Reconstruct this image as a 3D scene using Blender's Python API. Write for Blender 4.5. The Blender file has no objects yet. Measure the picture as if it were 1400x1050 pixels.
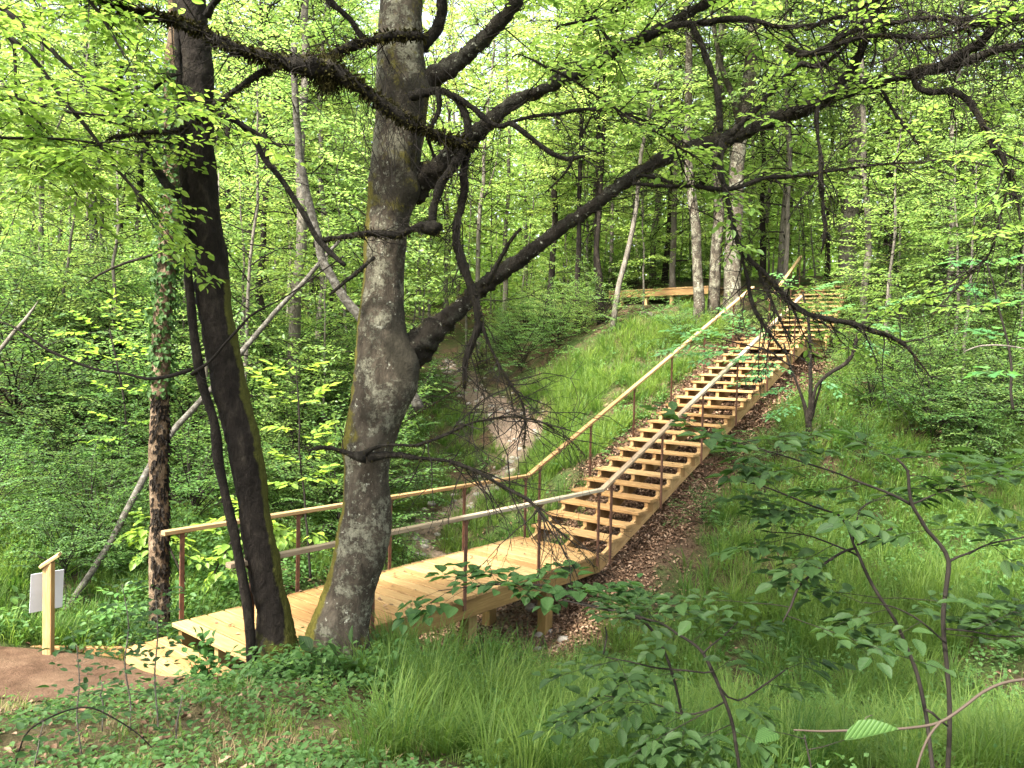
import bpy, math, numpy as np
from mathutils import Matrix, Vector
R = math.radians
sc = bpy.context.scene
col = sc.collection
# ------------------------------------------------------------------ camera, sky, sun, exposure
F = 1058.0                       # focal length in pixels of the 1400 x 1050 photograph
PITCH, ROLL = R(1.6), R(1.2)
EYE = np.array([0.0, 0.0, 2.85])
_f = np.array([0, math.cos(PITCH), -math.sin(PITCH)])
_u0 = np.array([0, math.sin(PITCH), math.cos(PITCH)])
_r0 = np.array([1.0, 0, 0])
_r = math.cos(ROLL)*_r0 + math.sin(ROLL)*_u0
_u = math.cos(ROLL)*_u0 - math.sin(ROLL)*_r0
cam = bpy.data.cameras.new('camera'); cam_ob = bpy.data.objects.new('camera', cam); col.objects.link(cam_ob)
M = Matrix(((_r[0], _u[0], -_f[0], EYE[0]), (_r[1], _u[1], -_f[1], EYE[1]), (_r[2], _u[2], -_f[2], EYE[2]), (0, 0, 0, 1)))
cam_ob.matrix_world = M
cam.sensor_fit = 'HORIZONTAL'; cam.sensor_width = 36; cam.lens = 36*F/1400
cam.clip_start = 0.05; cam.clip_end = 2000
sc.camera = cam_ob
SUN_EL, SUN_AZ = R(52), R(-138)   # azimuth from +Y towards +X : high behind the left shoulder
world = bpy.data.worlds.new('World'); sc.world = world; world.use_nodes = True
nt = world.node_tree
bg = nt.nodes['Background']; bg.inputs[1].default_value = 0.15
sky = nt.nodes.new('ShaderNodeTexSky'); sky.sky_type = 'NISHITA'; sky.sun_disc = False
sky.sun_elevation = SUN_EL; sky.sun_rotation = SUN_AZ; sky.dust_density = 4.0; sky.air_density = 1.0; sky.ozone_density = 1.0
bw_ = nt.nodes.new('ShaderNodeRGBToBW'); mx_ = nt.nodes.new('ShaderNodeMixRGB'); mx_.inputs[0].default_value = .65   # thin white overcast
nt.links.new(sky.outputs[0], bw_.inputs[0]); nt.links.new(sky.outputs[0], mx_.inputs[1]); nt.links.new(bw_.outputs[0], mx_.inputs[2])
nt.links.new(mx_.outputs[0], bg.inputs[0])
sun = bpy.data.lights.new('sun', 'SUN'); sun.energy = 3.4; sun.angle = R(5); sun.color = (1.0, 0.95, 0.86)
sun_ob = bpy.data.objects.new('sun', sun); col.objects.link(sun_ob)
sd = Vector((math.sin(SUN_AZ)*math.cos(SUN_EL), math.cos(SUN_AZ)*math.cos(SUN_EL), math.sin(SUN_EL)))
sun_ob.rotation_euler = sd.to_track_quat('Z', 'Y').to_euler()
sc.view_settings.view_transform = 'Standard'; sc.view_settings.look = 'None'
sc.view_settings.exposure = 2.75; sc.view_settings.gamma = 1.0
sc.cycles.max_bounces = 9; sc.cycles.diffuse_bounces = 6; sc.cycles.transmission_bounces = 7; sc.cycles.glossy_bounces = 2
sc.cycles.caustics_reflective = False; sc.cycles.caustics_refractive = False

def at(px, py, Y):
    """world point seen at photo pixel (px,py) at depth Y"""
    a = (px-700)/F; b = -(py-525)/F
    return EYE + Y*(_f + a*_r + b*_u)
DX, DY = 0.643, 0.766            # direction of the bridge in plan
def uv(u, v, z=0.0): return np.array([u*DX - v*DY, u*DY + v*DX, z])
def to_uv(x, y): return x*DX + y*DY, -x*DY + y*DX
UA = np.array([DX, DY, 0.0]); VA = np.array([-DY, DX, 0.0]); ZA = np.array([0, 0, 1.0])

# ------------------------------------------------------------------ noise, ground height
def _hash(ix, iy, iz, seed):
    n = (ix*374761393 + iy*668265263 + iz*2147483647 + seed*974634777) & 0xffffffff
    n = ((n ^ (n >> 13)) * 1274126177) & 0xffffffff
    return ((n ^ (n >> 16)) & 0xffff)/65535.0
def vnoise(P, seed=0):
    P = np.asarray(P, float); i = np.floor(P).astype(np.int64); f = P - i; f = f*f*(3-2*f)
    out = 0
    for dx in (0, 1):
        for dy in (0, 1):
            for dz in (0, 1):
                w = (f[..., 0] if dx else 1-f[..., 0])*(f[..., 1] if dy else 1-f[..., 1])*(f[..., 2] if dz else 1-f[..., 2])
                out = out + w*_hash(i[..., 0]+dx, i[..., 1]+dy, i[..., 2]+dz, seed)
    return out*2-1
def fbm(P, octv=4, seed=0):
    s = 0; a = 1.0; t = 0
    P = np.asarray(P, float)
    for k in range(octv):
        s = s + a*vnoise(P*(2**k), seed+k); t += a; a *= .5
    return s/t
GP = [(0,0,1.2),(3,0,1.25),(-3,0,1.2),(-8,0,1.0),(8,0,1.3),(0,-6,2.5),(-10,-6,2),(10,-6,3),
 (-3,4,.45),(0,4,.5),(3,4,.3),(-6,4,.25),(0,5.5,.02),(2,5.5,-.12),(4,6,-.25),(6,6,-.25),
 (-1.6,7.05,.10),(-2.4,6.6,.0),(-3,7.2,-.16),(-4.7,7.2,-.17),(-6.5,7.2,-.17),(-8.5,7.2,-.15),(-4.7,7.9,-.18),(-7,8,-.12),(-4.4,6.5,-.14),(-6.5,6.5,-.1),
 (0.2,7.6,-.55),(-.6,8.6,-.45),(2.2,8.4,-.95),(4.5,8,-.75),(3.2,9.6,-.95),(5,10.5,-.5),(6.4,10,-.3),(9,8,.2),(6,14,.5),(7.9,14,.45),(4.6,12.4,.2),
 (5.8,15,1.65),(11.7,18,2.1),(9,20,3.2),(8,17,2.3),
 (1.47,15.7,.7),(3.4,18,2.0),(1.5,20,2.0),(3,24,4.0),(5,26,5.0),(5.6,20.3,3.6),(3.0,30,5.6),(10,30,6.2),(2.8,20.5,2.6),
 (-1.7,15.5,-.75),(-.6,17.8,-.25),(.2,20,.5),(-1.2,25,1.7),(-2.5,30,2.6),(-3.5,15,.0),(-4,20,1.3),(-.2,12.6,-1.05),(-2.2,12,-.7),(1.1,13.6,-.6),
 (-5.0,9.5,.02),(-4.2,11,.0),(-4.5,16,.6),(-8.5,15,1.3),(-12,15,2.2),(-10,22,3.2),(-4,26,2.4),(-8,35,5),(-20,30,6),(0,45,6.0),(20,40,8),
 (12,21,3.4),(20,20,4.5),(25,10,3),(12,10,.9),(10,5,.4),(-12,8,.5),(-9,10.5,.45),(-20,10,2),(-20,0,1.5),(0,80,11),(70,80,14),(-70,80,14),(70,20,9),(-70,20,9),(-60,-30,5),(60,-30,5),(0,-30,5)]
for u_, v_, z_ in [(4.2,7.1,-.38),(5.6,7.1,-.72),(7.3,7.1,-1.3),(8.5,7.1,-1.2),(9.6,7.1,-.55),(11,7.1,-.15),(13,7.1,.72),(15,7.1,1.6),(17,7.1,2.45),(18.4,7.1,3.1),(19.6,7.2,3.25),(10.4,5.4,-.45),(12.5,5.5,.45)]:
    p = uv(u_, v_); GP.append((p[0], p[1], z_))
for Y_, z_ in [(20.5, 3.5), (22.3, 4.3), (24.3, 5.1)]: GP.append((7.06+(Y_-19.5)*.6, Y_, z_))
GP = np.array(GP, float)
def _tps():
    n = len(GP); d = np.hypot(GP[:, None, 0]-GP[None, :, 0], GP[:, None, 1]-GP[None, :, 1])
    K = d*d*np.log(d+1e-9) + np.eye(n)*0.02
    A = np.zeros((n+3, n+3)); A[:n, :n] = K; A[:n, n] = 1; A[:n, n+1:] = GP[:, :2]; A[n, :n] = 1; A[n+1:, :n] = GP[:, :2].T
    b = np.zeros(n+3); b[:n] = GP[:, 2]
    return np.linalg.solve(A, b)
_W = _tps()
def sstep(a, b, x): t = np.clip((x-a)/(b-a), 0, 1); return t*t*(3-2*t)
def on_path(x, y):              # 1 on the bare earth footpath
    edge = 6.62 + .12*np.sin(x*2.1) + .1*np.sin(x*5.3+1)
    return sstep(edge-.12, edge+.05, y)*(1-sstep(7.83, 7.86, y+0*x))*sstep(-.12, .03, -(x + 3.93 + 1.02*(y-7.99)))
def H(x, y):
    x = np.asarray(x, float); y = np.asarray(y, float); sh = x.shape; xf = x.ravel(); yf = y.ravel()
    out = np.empty(xf.shape)
    for s in range(0, len(xf), 20000):
        xs = xf[s:s+20000]; ys = yf[s:s+20000]
        d = np.hypot(xs[:, None]-GP[None, :, 0], ys[:, None]-GP[None, :, 1])
        z = (d*d*np.log(d+1e-9)) @ _W[:len(GP)] + _W[len(GP)] + xs*_W[-2] + ys*_W[-1]
        P = np.stack([xs, ys, 0*xs], -1)
        u, v = to_uv(xs, ys)
        corr = (1-sstep(.9, 1.8, np.abs(v-7.15)))*sstep(3, 4, u)*(1-sstep(19, 20, u))
        pth = (1-sstep(.0, 1.0, np.abs(ys-7.2)-.6))*(1-sstep(-3.2, -2.4, xs))
        amp = (1-.75*np.maximum(corr, pth))*sstep(-2, 6, np.hypot(xs, ys))
        z = z + amp*(.16*fbm(P*.55, 3, 5) + .05*fbm(P*2.7, 3, 9))
        out[s:s+20000] = z
    return out.reshape(sh)

def hit(px, py, y0=3.0, y1=45.0):
    """where the line of sight through a photo pixel meets the ground"""
    Y = np.arange(y0, y1, .08); P = np.array([at(px, py, q) for q in Y]); d = P[:, 2]-H(P[:, 0], P[:, 1]); k = np.argmax(d < 0)
    return P[k] if d[k] < 0 else P[-1]
# ------------------------------------------------------------------ mesh building
OFF = {}
def setp(o, label=None, cat=None, group=None, kind=None):
    if label: o['label'] = label
    if cat: o['category'] = cat
    if group: o['group'] = group
    if kind: o['kind'] = kind
    return o
def thing(name, label, cat, loc=(0, 0, 0), group=None):
    o = bpy.data.objects.new(name, None); col.objects.link(o); o.location = [float(c) for c in loc]
    o.empty_display_size = .2
    OFF[o.name] = np.array(loc, float)
    return setp(o, label, cat, group)
def np_mesh(name, V, polys, attrs=None, smooth=True, mats=(), midx=None):
    """polys: list of int arrays (n,k)"""
    me = bpy.data.meshes.new(name)
    V = np.ascontiguousarray(V, np.float32)
    me.vertices.add(len(V)); me.vertices.foreach_set('co', V.ravel())
    li = np.concatenate([p.ravel() for p in polys]).astype(np.int32)
    tot = np.concatenate([np.full(len(p), p.shape[1], np.int32) for p in polys])
    st = np.concatenate([[0], np.cumsum(tot)[:-1]]).astype(np.int32)
    me.loops.add(len(li)); me.loops.foreach_set('vertex_index', li)
    me.polygons.add(len(tot)); me.polygons.foreach_set('loop_start', st)
    try: me.polygons.foreach_set('loop_total', tot)
    except Exception: pass
    if midx is not None: me.polygons.foreach_set('material_index', np.asarray(midx, np.int32))
    me.polygons.foreach_set('use_smooth', np.full(len(tot), smooth, bool))
    for k, (typ, arr) in (attrs or {}).items():
        a = me.attributes.new(k, typ, 'POINT')
        a.data.foreach_set('value' if typ == 'FLOAT' else 'vector', np.ascontiguousarray(arr, np.float32).ravel())
    me.update(calc_edges=True)
    for m in mats: me.materials.append(m)
    return me
class MB:
    """collects tubes, boxes and leaves; build() links them as ONE mesh object"""
    def __init__(s): s.V = []; s.P = []; s.n = 0; s.rnd = []; s.loc = []; s.mi = []; s.extra = []
    def add(s, V, polys, rnd=0.5, loc=None, mi=0, extra=0.0):
        V = np.asarray(V, float); k = len(V)
        for p in polys:
            p = np.asarray(p, np.int64)
            s.P.append(p + s.n); s.mi.append(np.full(len(p), mi))
        s.V.append(V); s.n += k
        s.rnd.append(np.broadcast_to(np.asarray(rnd, float), (k,))); s.extra.append(np.broadcast_to(np.asarray(extra, float), (k,)))
        s.loc.append(V if loc is None else loc)
    def box(s, c, ax, ay, az, size, rnd=None, bev=0.0, mi=0):
        """oriented box: centre, three axes, full sizes; chamfered along its length when bev > 0"""
        rnd = np.random.rand() if rnd is None else rnd
        hx, hy, hz = [q/2 for q in size]
        if bev > 0:
            prof = [(-hy+bev, -hz), (hy-bev, -hz), (hy, -hz+bev), (hy, hz-bev), (hy-bev, hz), (-hy+bev, hz), (-hy, hz-bev), (-hy, -hz+bev)]
        else: prof = [(-hy, -hz), (hy, -hz), (hy, hz), (-hy, hz)]
        n = len(prof)
        L = np.array([(x, y, z) for x in (-hx, hx) for (y, z) in prof])
        V = np.asarray(c) + L[:, :1]*ax + L[:, 1:2]*ay + L[:, 2:]*az
        i = np.arange(n); j = (i+1) % n
        # separate verts per face group keep edges crisp under flat shading
        s.add(V, [np.stack([i, j, j+n, i+n], 1), np.arange(n)[::-1][None], (np.arange(n)+n)[None]], rnd, L + rnd*37.0, mi)
    def tube(s, pts, rad, sides=8, rnd=.5, mi=0, cap=True, extra=0.0, disp=None):
        pts = np.asarray(pts, float); n = len(pts); rad = np.broadcast_to(np.asarray(rad, float), (n,))
        T = np.gradient(pts, axis=0); T /= np.linalg.norm(T, axis=1)[:, None]+1e-9
        a = np.array([1.0, 0, 0]) if abs(T[0, 0]) < .8 else np.array([0, 1.0, 0])
        Nn = np.empty((n, 3)); v = a - T[0]*(a @ T[0]); Nn[0] = v/np.linalg.norm(v)
        for k in range(1, n):
            v = Nn[k-1] - T[k]*(Nn[k-1] @ T[k]); Nn[k] = v/(np.linalg.norm(v)+1e-9)
        B = np.cross(T, Nn)
        th = np.arange(sides)*2*math.pi/sides
        dirs = np.cos(th)[None, :, None]*Nn[:, None] + np.sin(th)[None, :, None]*B[:, None]
        V = pts[:, None] + dirs*rad[:, None, None]
        if disp is not None: V = V + dirs*(disp(V)*rad[:, None])[..., None]
        V = V.reshape(-1, 3)
        i = np.arange(n-1)[:, None]*sides; j = np.arange(sides)[None]; j2 = (j+1) % sides
        q = np.stack([i+j, i+j2, i+j2+sides, i+j+sides], -1).reshape(-1, 4)
        polys = [q]
        if cap and sides > 2:
            polys.append(np.arange(sides)[::-1][None]); polys.append((np.arange(sides)+(n-1)*sides)[None])
        ln = np.concatenate([[0], np.cumsum(np.linalg.norm(np.diff(pts, axis=0), axis=1))])
        loc = np.stack([np.cos(th)[None]*rad[:, None], np.sin(th)[None]*rad[:, None], np.repeat(ln[:, None], sides, 1)], -1).reshape(-1, 3)
        s.add(V, polys, rnd, loc, mi, extra)
    def leaves(s, P, D, N, L, W, rng, mi=0, hi=False, fold=.18, curl=.12, rnd=None):
        P = np.asarray(P, float); n = len(P)
        if n == 0: return
        D = D/(np.linalg.norm(D, axis=1)[:, None]+1e-9)
        S = np.cross(N, D); S /= np.linalg.norm(S, axis=1)[:, None]+1e-9
        N = np.cross(D, S)
        L = np.broadcast_to(np.asarray(L, float), (n,))[:, None]; W = np.broadcast_to(np.asarray(W, float), (n,))[:, None]
        if hi: prof = [(.12, .28), (.36, .5), (.62, .44), (.84, .22)]
        else: prof = [(.3, .5), (.7, .38)]
        k = len(prof)
        cols = [P] + [P + D*L*a + S*W*b + N*W*fold*b*2 - N*L*curl*a*a for a, b in prof] + [P + D*L - N*L*curl] + [P + D*L*a - S*W*b + N*W*fold*b*2 - N*L*curl*a*a for a, b in prof]
        V = np.stack(cols, 1).reshape(-1, 3); m = 2*k+2
        b = (np.arange(n)*m)[:, None]
        f1 = b + np.array([0] + list(range(1, k+1)) + [k+1])[None, ::-1]
        f2 = b + np.array([0, k+1] + list(range(2*k+1, k+1, -1)))[None, ::-1]
        r = rng.random(n) if rnd is None else rnd
        z = np.zeros((n, m, 3))
        z[:, :, 0] = np.array([0]+[a for a, _ in prof]+[1]+[a for a, _ in prof])[None]
        z[:, :, 1] = np.array([0]+[b_ for _, b_ in prof]+[0]+[-b_ for _, b_ in prof])[None]
        s.add(V, [f1, f2], np.repeat(r, m), z.reshape(-1, 3), mi)
    def lobed(s, P, D, N, L, rng, mi=0, cup=.12, rnd=None):
        """five-lobed maple leaves"""
        n = len(P)
        if n == 0: return
        D = D/(np.linalg.norm(D, axis=1)[:, None]+1e-9)
        S = np.cross(N, D); S /= np.linalg.norm(S, axis=1)[:, None]+1e-9; N = np.cross(D, S)
        half = [(.0, .0), (-.06, .22), (.10, .46), (.22, .30), (.44, .56), (.60, .50), (.58, .24), (.82, .22), (1.0, 0)]
        L = np.broadcast_to(np.asarray(L, float), (n,))[:, None]
        out = half + [(a, -b) for a, b in half[-2:0:-1]]
        V = np.stack([P + D*L*a + S*L*b*.95 + N*L*(cup*abs(b) - .15*max(a, 0)**2) for a, b in out], 1).reshape(-1, 3); m = len(out)
        k = len(half)-1
        b = (np.arange(n)*m)[:, None]
        f1 = b + np.arange(k+1)[None, ::-1]
        f2 = b + np.array([0] + list(range(k, m)))[None, ::-1]
        r = rng.random(n) if rnd is None else rnd
        z = np.tile(np.array([(a, bb, 0) for a, bb in out]), (n, 1))
        s.add(V, [f1, f2], np.repeat(r, m), z, mi)
    def mesh(s, name, mats, off=None, smooth=True):
        V = np.concatenate(s.V)
        if off is not None: V = V - off
        by = {}
        for p, m in zip(s.P, s.mi): by.setdefault(p.shape[1], []).append((p, m))
        polys = []; mi = []
        for k in sorted(by):
            polys.append(np.concatenate([p for p, _ in by[k]])); mi.append(np.concatenate([m for _, m in by[k]]))
        return np_mesh(name, V, polys, {'rnd': ('FLOAT', np.concatenate(s.rnd)), 'loc': ('FLOAT_VECTOR', np.concatenate(s.loc)), 'extra': ('FLOAT', np.concatenate(s.extra))}, smooth, mats, np.concatenate(mi))
    def build(s, name, mats, parent=None, smooth=True):
        if not isinstance(mats, (list, tuple)): mats = [mats]
        off = OFF.get(parent.name) if parent is not None else None
        o = bpy.data.objects.new(name, s.mesh(name, mats, off, smooth)); col.objects.link(o)
        if parent is not None:
            o.parent = parent
            if off is not None: OFF[o.name] = off
        return o

# ------------------------------------------------------------------ materials
class NT:
    def __init__(s, name):
        s.m = bpy.data.materials.new(name); s.m.use_nodes = True; s.t = s.m.node_tree; s.t.nodes.clear()
        s.out = s.n('OutputMaterial')
    def n(s, typ, **kw):
        nd = s.t.nodes.new('ShaderNode'+typ)
        for k, v in kw.items():
            if isinstance(k, str) and hasattr(nd, k): setattr(nd, k, v)
        return nd
    def l(s, a, b): s.t.links.new(a, b)
    def attr(s, name, vec=False):
        a = s.n('Attribute'); a.attribute_name = name; return a.outputs['Vector' if vec else 'Fac']
    def coord(s, which='Object'): return s.n('TexCoord').outputs[which]
    def mapping(s, v, scale):
        m = s.n('Mapping'); m.inputs['Scale'].default_value = scale; s.l(v, m.inputs['Vector']); return m.outputs[0]
    def noise(s, v, scale, detail=5, rough=.6, dist=0.0):
        t = s.n('TexNoise'); t.inputs['Scale'].default_value = scale; t.inputs['Detail'].default_value = detail
        t.inputs['Roughness'].default_value = rough; t.inputs['Distortion'].default_value = dist; s.l(v, t.inputs['Vector']); return t.outputs['Fac']
    def ramp(s, fac, stops):
        r = s.n('ValToRGB'); e = r.color_ramp.elements
        while len(e) < len(stops): e.new(.5)
        for k, (p, c) in enumerate(stops):
            e[k].position = p; e[k].color = (*c, 1) if len(c) == 3 else c
        s.l(fac, r.inputs[0]); return r.outputs[0]
    def mix(s, fac, a, b, mode='MIX'):
        m = s.n('MixRGB'); m.blend_type = mode
        for i, x in ((0, fac), (1, a), (2, b)):
            if hasattr(x, 'is_linked') or hasattr(x, 'node'): s.l(x, m.inputs[i])
            elif i == 0: m.inputs[0].default_value = x
            else: m.inputs[i].default_value = (*x, 1)
        return m.outputs[0]
    def math(s, op, a, b=0.0):
        m = s.n('Math'); m.operation = op
        for i, x in ((0, a), (1, b)):
            if hasattr(x, 'node'): s.l(x, m.inputs[i])
            else: m.inputs[i].default_value = x
        return m.outputs[0]
    def bump(s, h, strength=.5, dist=.02):
        b = s.n('Bump'); b.inputs['Strength'].default_value = strength; b.inputs['Distance'].default_value = dist; s.l(h, b.inputs['Height']); return b.outputs[0]
    def princ(s, colr, rough=.8, spec=.3, normal=None, metal=0.0):
        p = s.n('BsdfPrincipled')
        if hasattr(colr, 'node'): s.l(colr, p.inputs['Base Color'])
        else: p.inputs['Base Color'].default_value = (*colr, 1)
        if hasattr(rough, 'node'): s.l(rough, p.inputs['Roughness'])
        else: p.inputs['Roughness'].default_value = rough
        p.inputs['Specular IOR Level'].default_value = spec; p.inputs['Metallic'].default_value = metal
        if normal is not None: s.l(normal, p.inputs['Normal'])
        return p.outputs[0]
    def done(s, sh): s.l(sh, s.out.inputs[0]); return s.m
def leaf_mat(name, a, b, ta, tb, mixf=.45, rough=.42, spec=.35, veins=False):
    k = NT(name); r = k.attr('rnd'); oi = k.n('ObjectInfo')
    tint = oi.outputs['Color']
    ca = k.mix(1.0, k.mix(r, a, b), tint, 'MULTIPLY'); ct = k.mix(1.0, k.mix(r, ta, tb), tint, 'MULTIPLY')
    nrm = None
    if veins:
        sx = k.n('SeparateXYZ'); k.l(k.attr('loc', True), sx.inputs[0])
        y = k.math('ABSOLUTE', sx.outputs[1])
        ph = k.math('MULTIPLY', k.math('SUBTRACT', sx.outputs[0], k.math('MULTIPLY', y, .7)), 60.0)
        w = k.math('SINE', ph); nrm = k.bump(w, .35, .004)
        ca = k.mix(k.math('MULTIPLY', k.math('GREATER_THAN', w, .88), .35), ca, (.16, .26, .08))
    p = k.princ(ca, rough, spec, nrm); t = k.n('BsdfTranslucent'); k.l(ct, t.inputs[0])
    m = k.n('MixShader'); m.inputs[0].default_value = mixf; k.l(p, m.inputs[1]); k.l(t.outputs[0], m.inputs[2])
    return k.done(m.outputs[0])
MAT = {}
MAT['leaf'] = leaf_mat('leaf', (.080, .160, .040), (.145, .235, .062), (.24, .41, .075), (.38, .53, .14), .5)
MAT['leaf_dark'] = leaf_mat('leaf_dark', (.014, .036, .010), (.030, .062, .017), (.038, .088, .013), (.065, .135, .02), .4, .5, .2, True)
MAT['leaf_maple'] = leaf_mat('leaf_maple', (.11, .195, .035), (.175, .265, .05), (.31, .45, .05), (.43, .54, .085), .5)
MAT['leaf_ivy'] = leaf_mat('leaf_ivy', (.03, .07, .018), (.06, .115, .03), (.05, .12, .02), (.09, .17, .03), .3, .6, .15)
MAT['leaf_mid'] = leaf_mat('leaf_mid', (.05, .115, .032), (.095, .175, .055), (.15, .31, .055), (.25, .42, .10), .45, .5, .2)
MAT['grass'] = leaf_mat('grass', (.022, .068, .010), (.125, .185, .040), (.06, .17, .014), (.28, .40, .06), .45, .55, .18)
def dead_leaf():
    k = NT('dead_leaf'); r = k.attr('rnd')
    c = k.ramp(r, [(0, (.05, .028, .015)), (.35, (.11, .06, .033)), (.7, (.18, .108, .062)), (1, (.27, .185, .12))])
    return k.done(k.princ(c, .75, .25))
MAT['dead_leaf'] = dead_leaf()
def bark(name, stops, moss=None, scale=7, bumpd=.02, lich=None, stretch=(1, 1, .45), mossamt=.5):
    k = NT(name); co = k.mapping(k.coord('Object'), stretch)
    n1 = k.noise(co, scale, 8, .65, .4); n2 = k.noise(co, scale*5, 5, .7)
    c = k.ramp(n1, stops)
    c = k.mix(k.ramp(n2, [(.35, (0, 0, 0)), (.7, (.6, .6, .6))]), c, (.02, .016, .012))
    if lich:
        v = k.n('TexVoronoi'); v.inputs['Scale'].default_value = scale*1.6; v.inputs['Randomness'].default_value = 1
        d = k.n('MixRGB'); d.inputs[0].default_value = .13; k.l(k.coord('Object'), d.inputs[1])
        t = k.n('TexNoise'); t.inputs['Scale'].default_value = 9; t.inputs['Detail'].default_value = 4; k.l(k.coord('Object'), t.inputs['Vector']); k.l(t.outputs['Color'], d.inputs[2])
        oc = k.coord('Object')
        n3 = k.noise(oc, 4.5, 10, .78, .5); n4 = k.noise(oc, 26, 8, .75); n7 = k.noise(oc, 70, 4, .7); n8 = k.noise(oc, 2.2, 5, .65)
        f = k.math('ADD', k.math('ADD', n3, k.math('MULTIPLY', k.math('SUBTRACT', n4, .5), .9)), k.math('MULTIPLY', k.math('SUBTRACT', n8, .5), .6))
        f = k.math('MULTIPLY', k.ramp(f, [(.50, (0, 0, 0)), (.60, (1, 1, 1))]), k.ramp(n7, [(.3, (.35, .35, .35)), (.6, (1, 1, 1))]))
        lc = k.mix(n4, tuple(x*1.15 for x in lich), tuple(x*.5 for x in lich))
        c = k.mix(f, c, lc)
        n5 = k.noise(oc, 17, 5, .7); f5 = k.ramp(n5, [(.62, (0, 0, 0)), (.66, (1, 1, 1))])
        c = k.mix(k.math('MULTIPLY', f5, .75), c, (.40, .40, .31))
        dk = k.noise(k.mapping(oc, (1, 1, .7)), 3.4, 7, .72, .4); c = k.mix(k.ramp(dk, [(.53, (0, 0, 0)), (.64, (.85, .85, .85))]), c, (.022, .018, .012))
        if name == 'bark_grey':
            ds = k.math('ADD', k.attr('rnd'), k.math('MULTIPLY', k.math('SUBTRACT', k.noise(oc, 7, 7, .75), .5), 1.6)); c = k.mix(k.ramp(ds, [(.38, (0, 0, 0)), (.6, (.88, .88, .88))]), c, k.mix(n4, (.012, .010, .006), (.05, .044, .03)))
        n2 = k.math('ADD', n2, k.math('MULTIPLY', f, .35))
    if moss:
        nm = k.noise(k.coord('Object'), 6, 6, .7)
        f = k.math('ADD', k.attr('extra'), k.math('MULTIPLY', k.math('SUBTRACT', nm, .5), 1.5))
        f = k.ramp(f, [(.42, (0, 0, 0)), (.62, (1, 1, 1))])
        n6 = k.noise(k.coord('Object'), 40, 3, .6)
        c = k.mix(f, c, k.mix(n6, tuple(x*.5 for x in moss), tuple(min(1, x*1.4) for x in moss)))
    h = k.math('ADD', n1, k.math('MULTIPLY', n2, .5))
    return k.done(k.princ(c, .92, .15, k.bump(h, 1.0, bumpd*1.6)))
MAT['bark_grey'] = bark('bark_grey', [(.3, (.026, .020, .013)), (.5, (.065, .052, .036)), (.7, (.13, .108, .078))], (.115, .10, .018), 7, .03, (.25, .24, .17))
MAT['bark_dark'] = bark('bark_dark', [(.32, (.006, .0045, .003)), (.52, (.015, .011, .008)), (.68, (.042, .034, .024)), (.8, (.09, .075, .056))], (.075, .075, .015), 13, .04)
MAT['bark_limb'] = bark('bark_limb', [(.32, (.004, .0035, .0025)), (.52, (.011, .009, .006)), (.68, (.034, .03, .022)), (.8, (.075, .07, .053))], (.060, .055, .012), 13, .035)
MAT['bark_bough'] = bark('bark_bough', [(.3, (.006, .005, .003)), (.5, (.015, .012, .008)), (.7, (.036, .03, .022))], (.055, .05, .011), 9, .03, (.06, .058, .042))
MAT['bark_twig'] = bark('bark_twig', [(.3, (.006, .005, .004)), (.7, (.02, .016, .012))], None, 20, .005)
MAT['bark_bg'] = bark('bark_bg', [(.3, (.08, .068, .052)), (.55, (.17, .15, .12)), (.75, (.30, .27, .22))], (.10, .10, .02), 6, .03)
MAT['bark_pale'] = bark('bark_pale', [(.3, (.022, .019, .015)), (.5, (.085, .078, .062)), (.72, (.20, .19, .165))], None, 16, .01, None, (1, 1, 1.0))
MAT['bark_brown'] = bark('bark_brown', [(.3, (.06, .036, .02)), (.5, (.17, .115, .07)), (.72, (.33, .25, .165))], None, 12, .03, None, (1, 1, .6))
MAT['moss'] = leaf_mat('moss', (.008, .007, .004), (.045, .040, .011), (.015, .015, .003), (.04, .038, .008), .12, .9, .05)
def wood(name, a, b, c):
    k = NT(name); v = k.attr('loc', True)
    g = k.noise(k.mapping(v, (1.6, 26, 26)), 3, 6, .6, .35); g2 = k.noise(k.mapping(v, (.7, 5, 5)), 2.3, 4, .6)
    cc = k.ramp(g, [(.3, a), (.55, b), (.75, c)])
    cc = k.mix(k.math('MULTIPLY', k.attr('rnd'), .9), cc, k.mix(1.0, cc, (.66, .53, .40), 'MULTIPLY'))
    cc = k.mix(k.math('MULTIPLY', k.ramp(g2, [(.45, (0, 0, 0)), (.7, (1, 1, 1))]), .6), cc, k.mix(1.0, cc, (.55, .50, .46), 'MULTIPLY'))
    kn = k.noise(k.mapping(v, (3.0, 9, 9)), 2.6, 2, .5); cc = k.mix(k.ramp(kn, [(.73, (0, 0, 0)), (.78, (.8, .8, .8))]), cc, (.14, .07, .03))
    return k.done(k.princ(cc, .62, .3, k.bump(g, .35, .004)))
MAT['larch'] = wood('larch', (.24, .143, .055), (.355, .233, .102), (.44, .315, .16))
MAT['rail_wood'] = wood('rail_wood', (.28, .185, .085), (.39, .275, .135), (.47, .35, .20))
MAT['rail_grey'] = wood('rail_grey', (.25, .195, .13), (.35, .285, .20), (.43, .365, .275))
MAT['beam'] = wood('beam', (.20, .14, .05), (.28, .205, .08), (.34, .26, .115))
def rust():
    k = NT('rusty_steel'); n = k.noise(k.coord('Object'), 14, 6, .7)
    c = k.ramp(n, [(.3, (.04, .02, .012)), (.55, (.11, .048, .026)), (.75, (.18, .085, .045))])
    return k.done(k.princ(c, .75, .3, k.bump(n, .3, .003)))
MAT['rust'] = rust()
def simple(name, c, rough=.7, spec=.3):
    k = NT(name); n = k.noise(k.coord('Object'), 9, 5, .6)
    return k.done(k.princ(k.mix(n, tuple(x*.8 for x in c), tuple(min(1, x*1.12) for x in c)), rough, spec))
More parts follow.
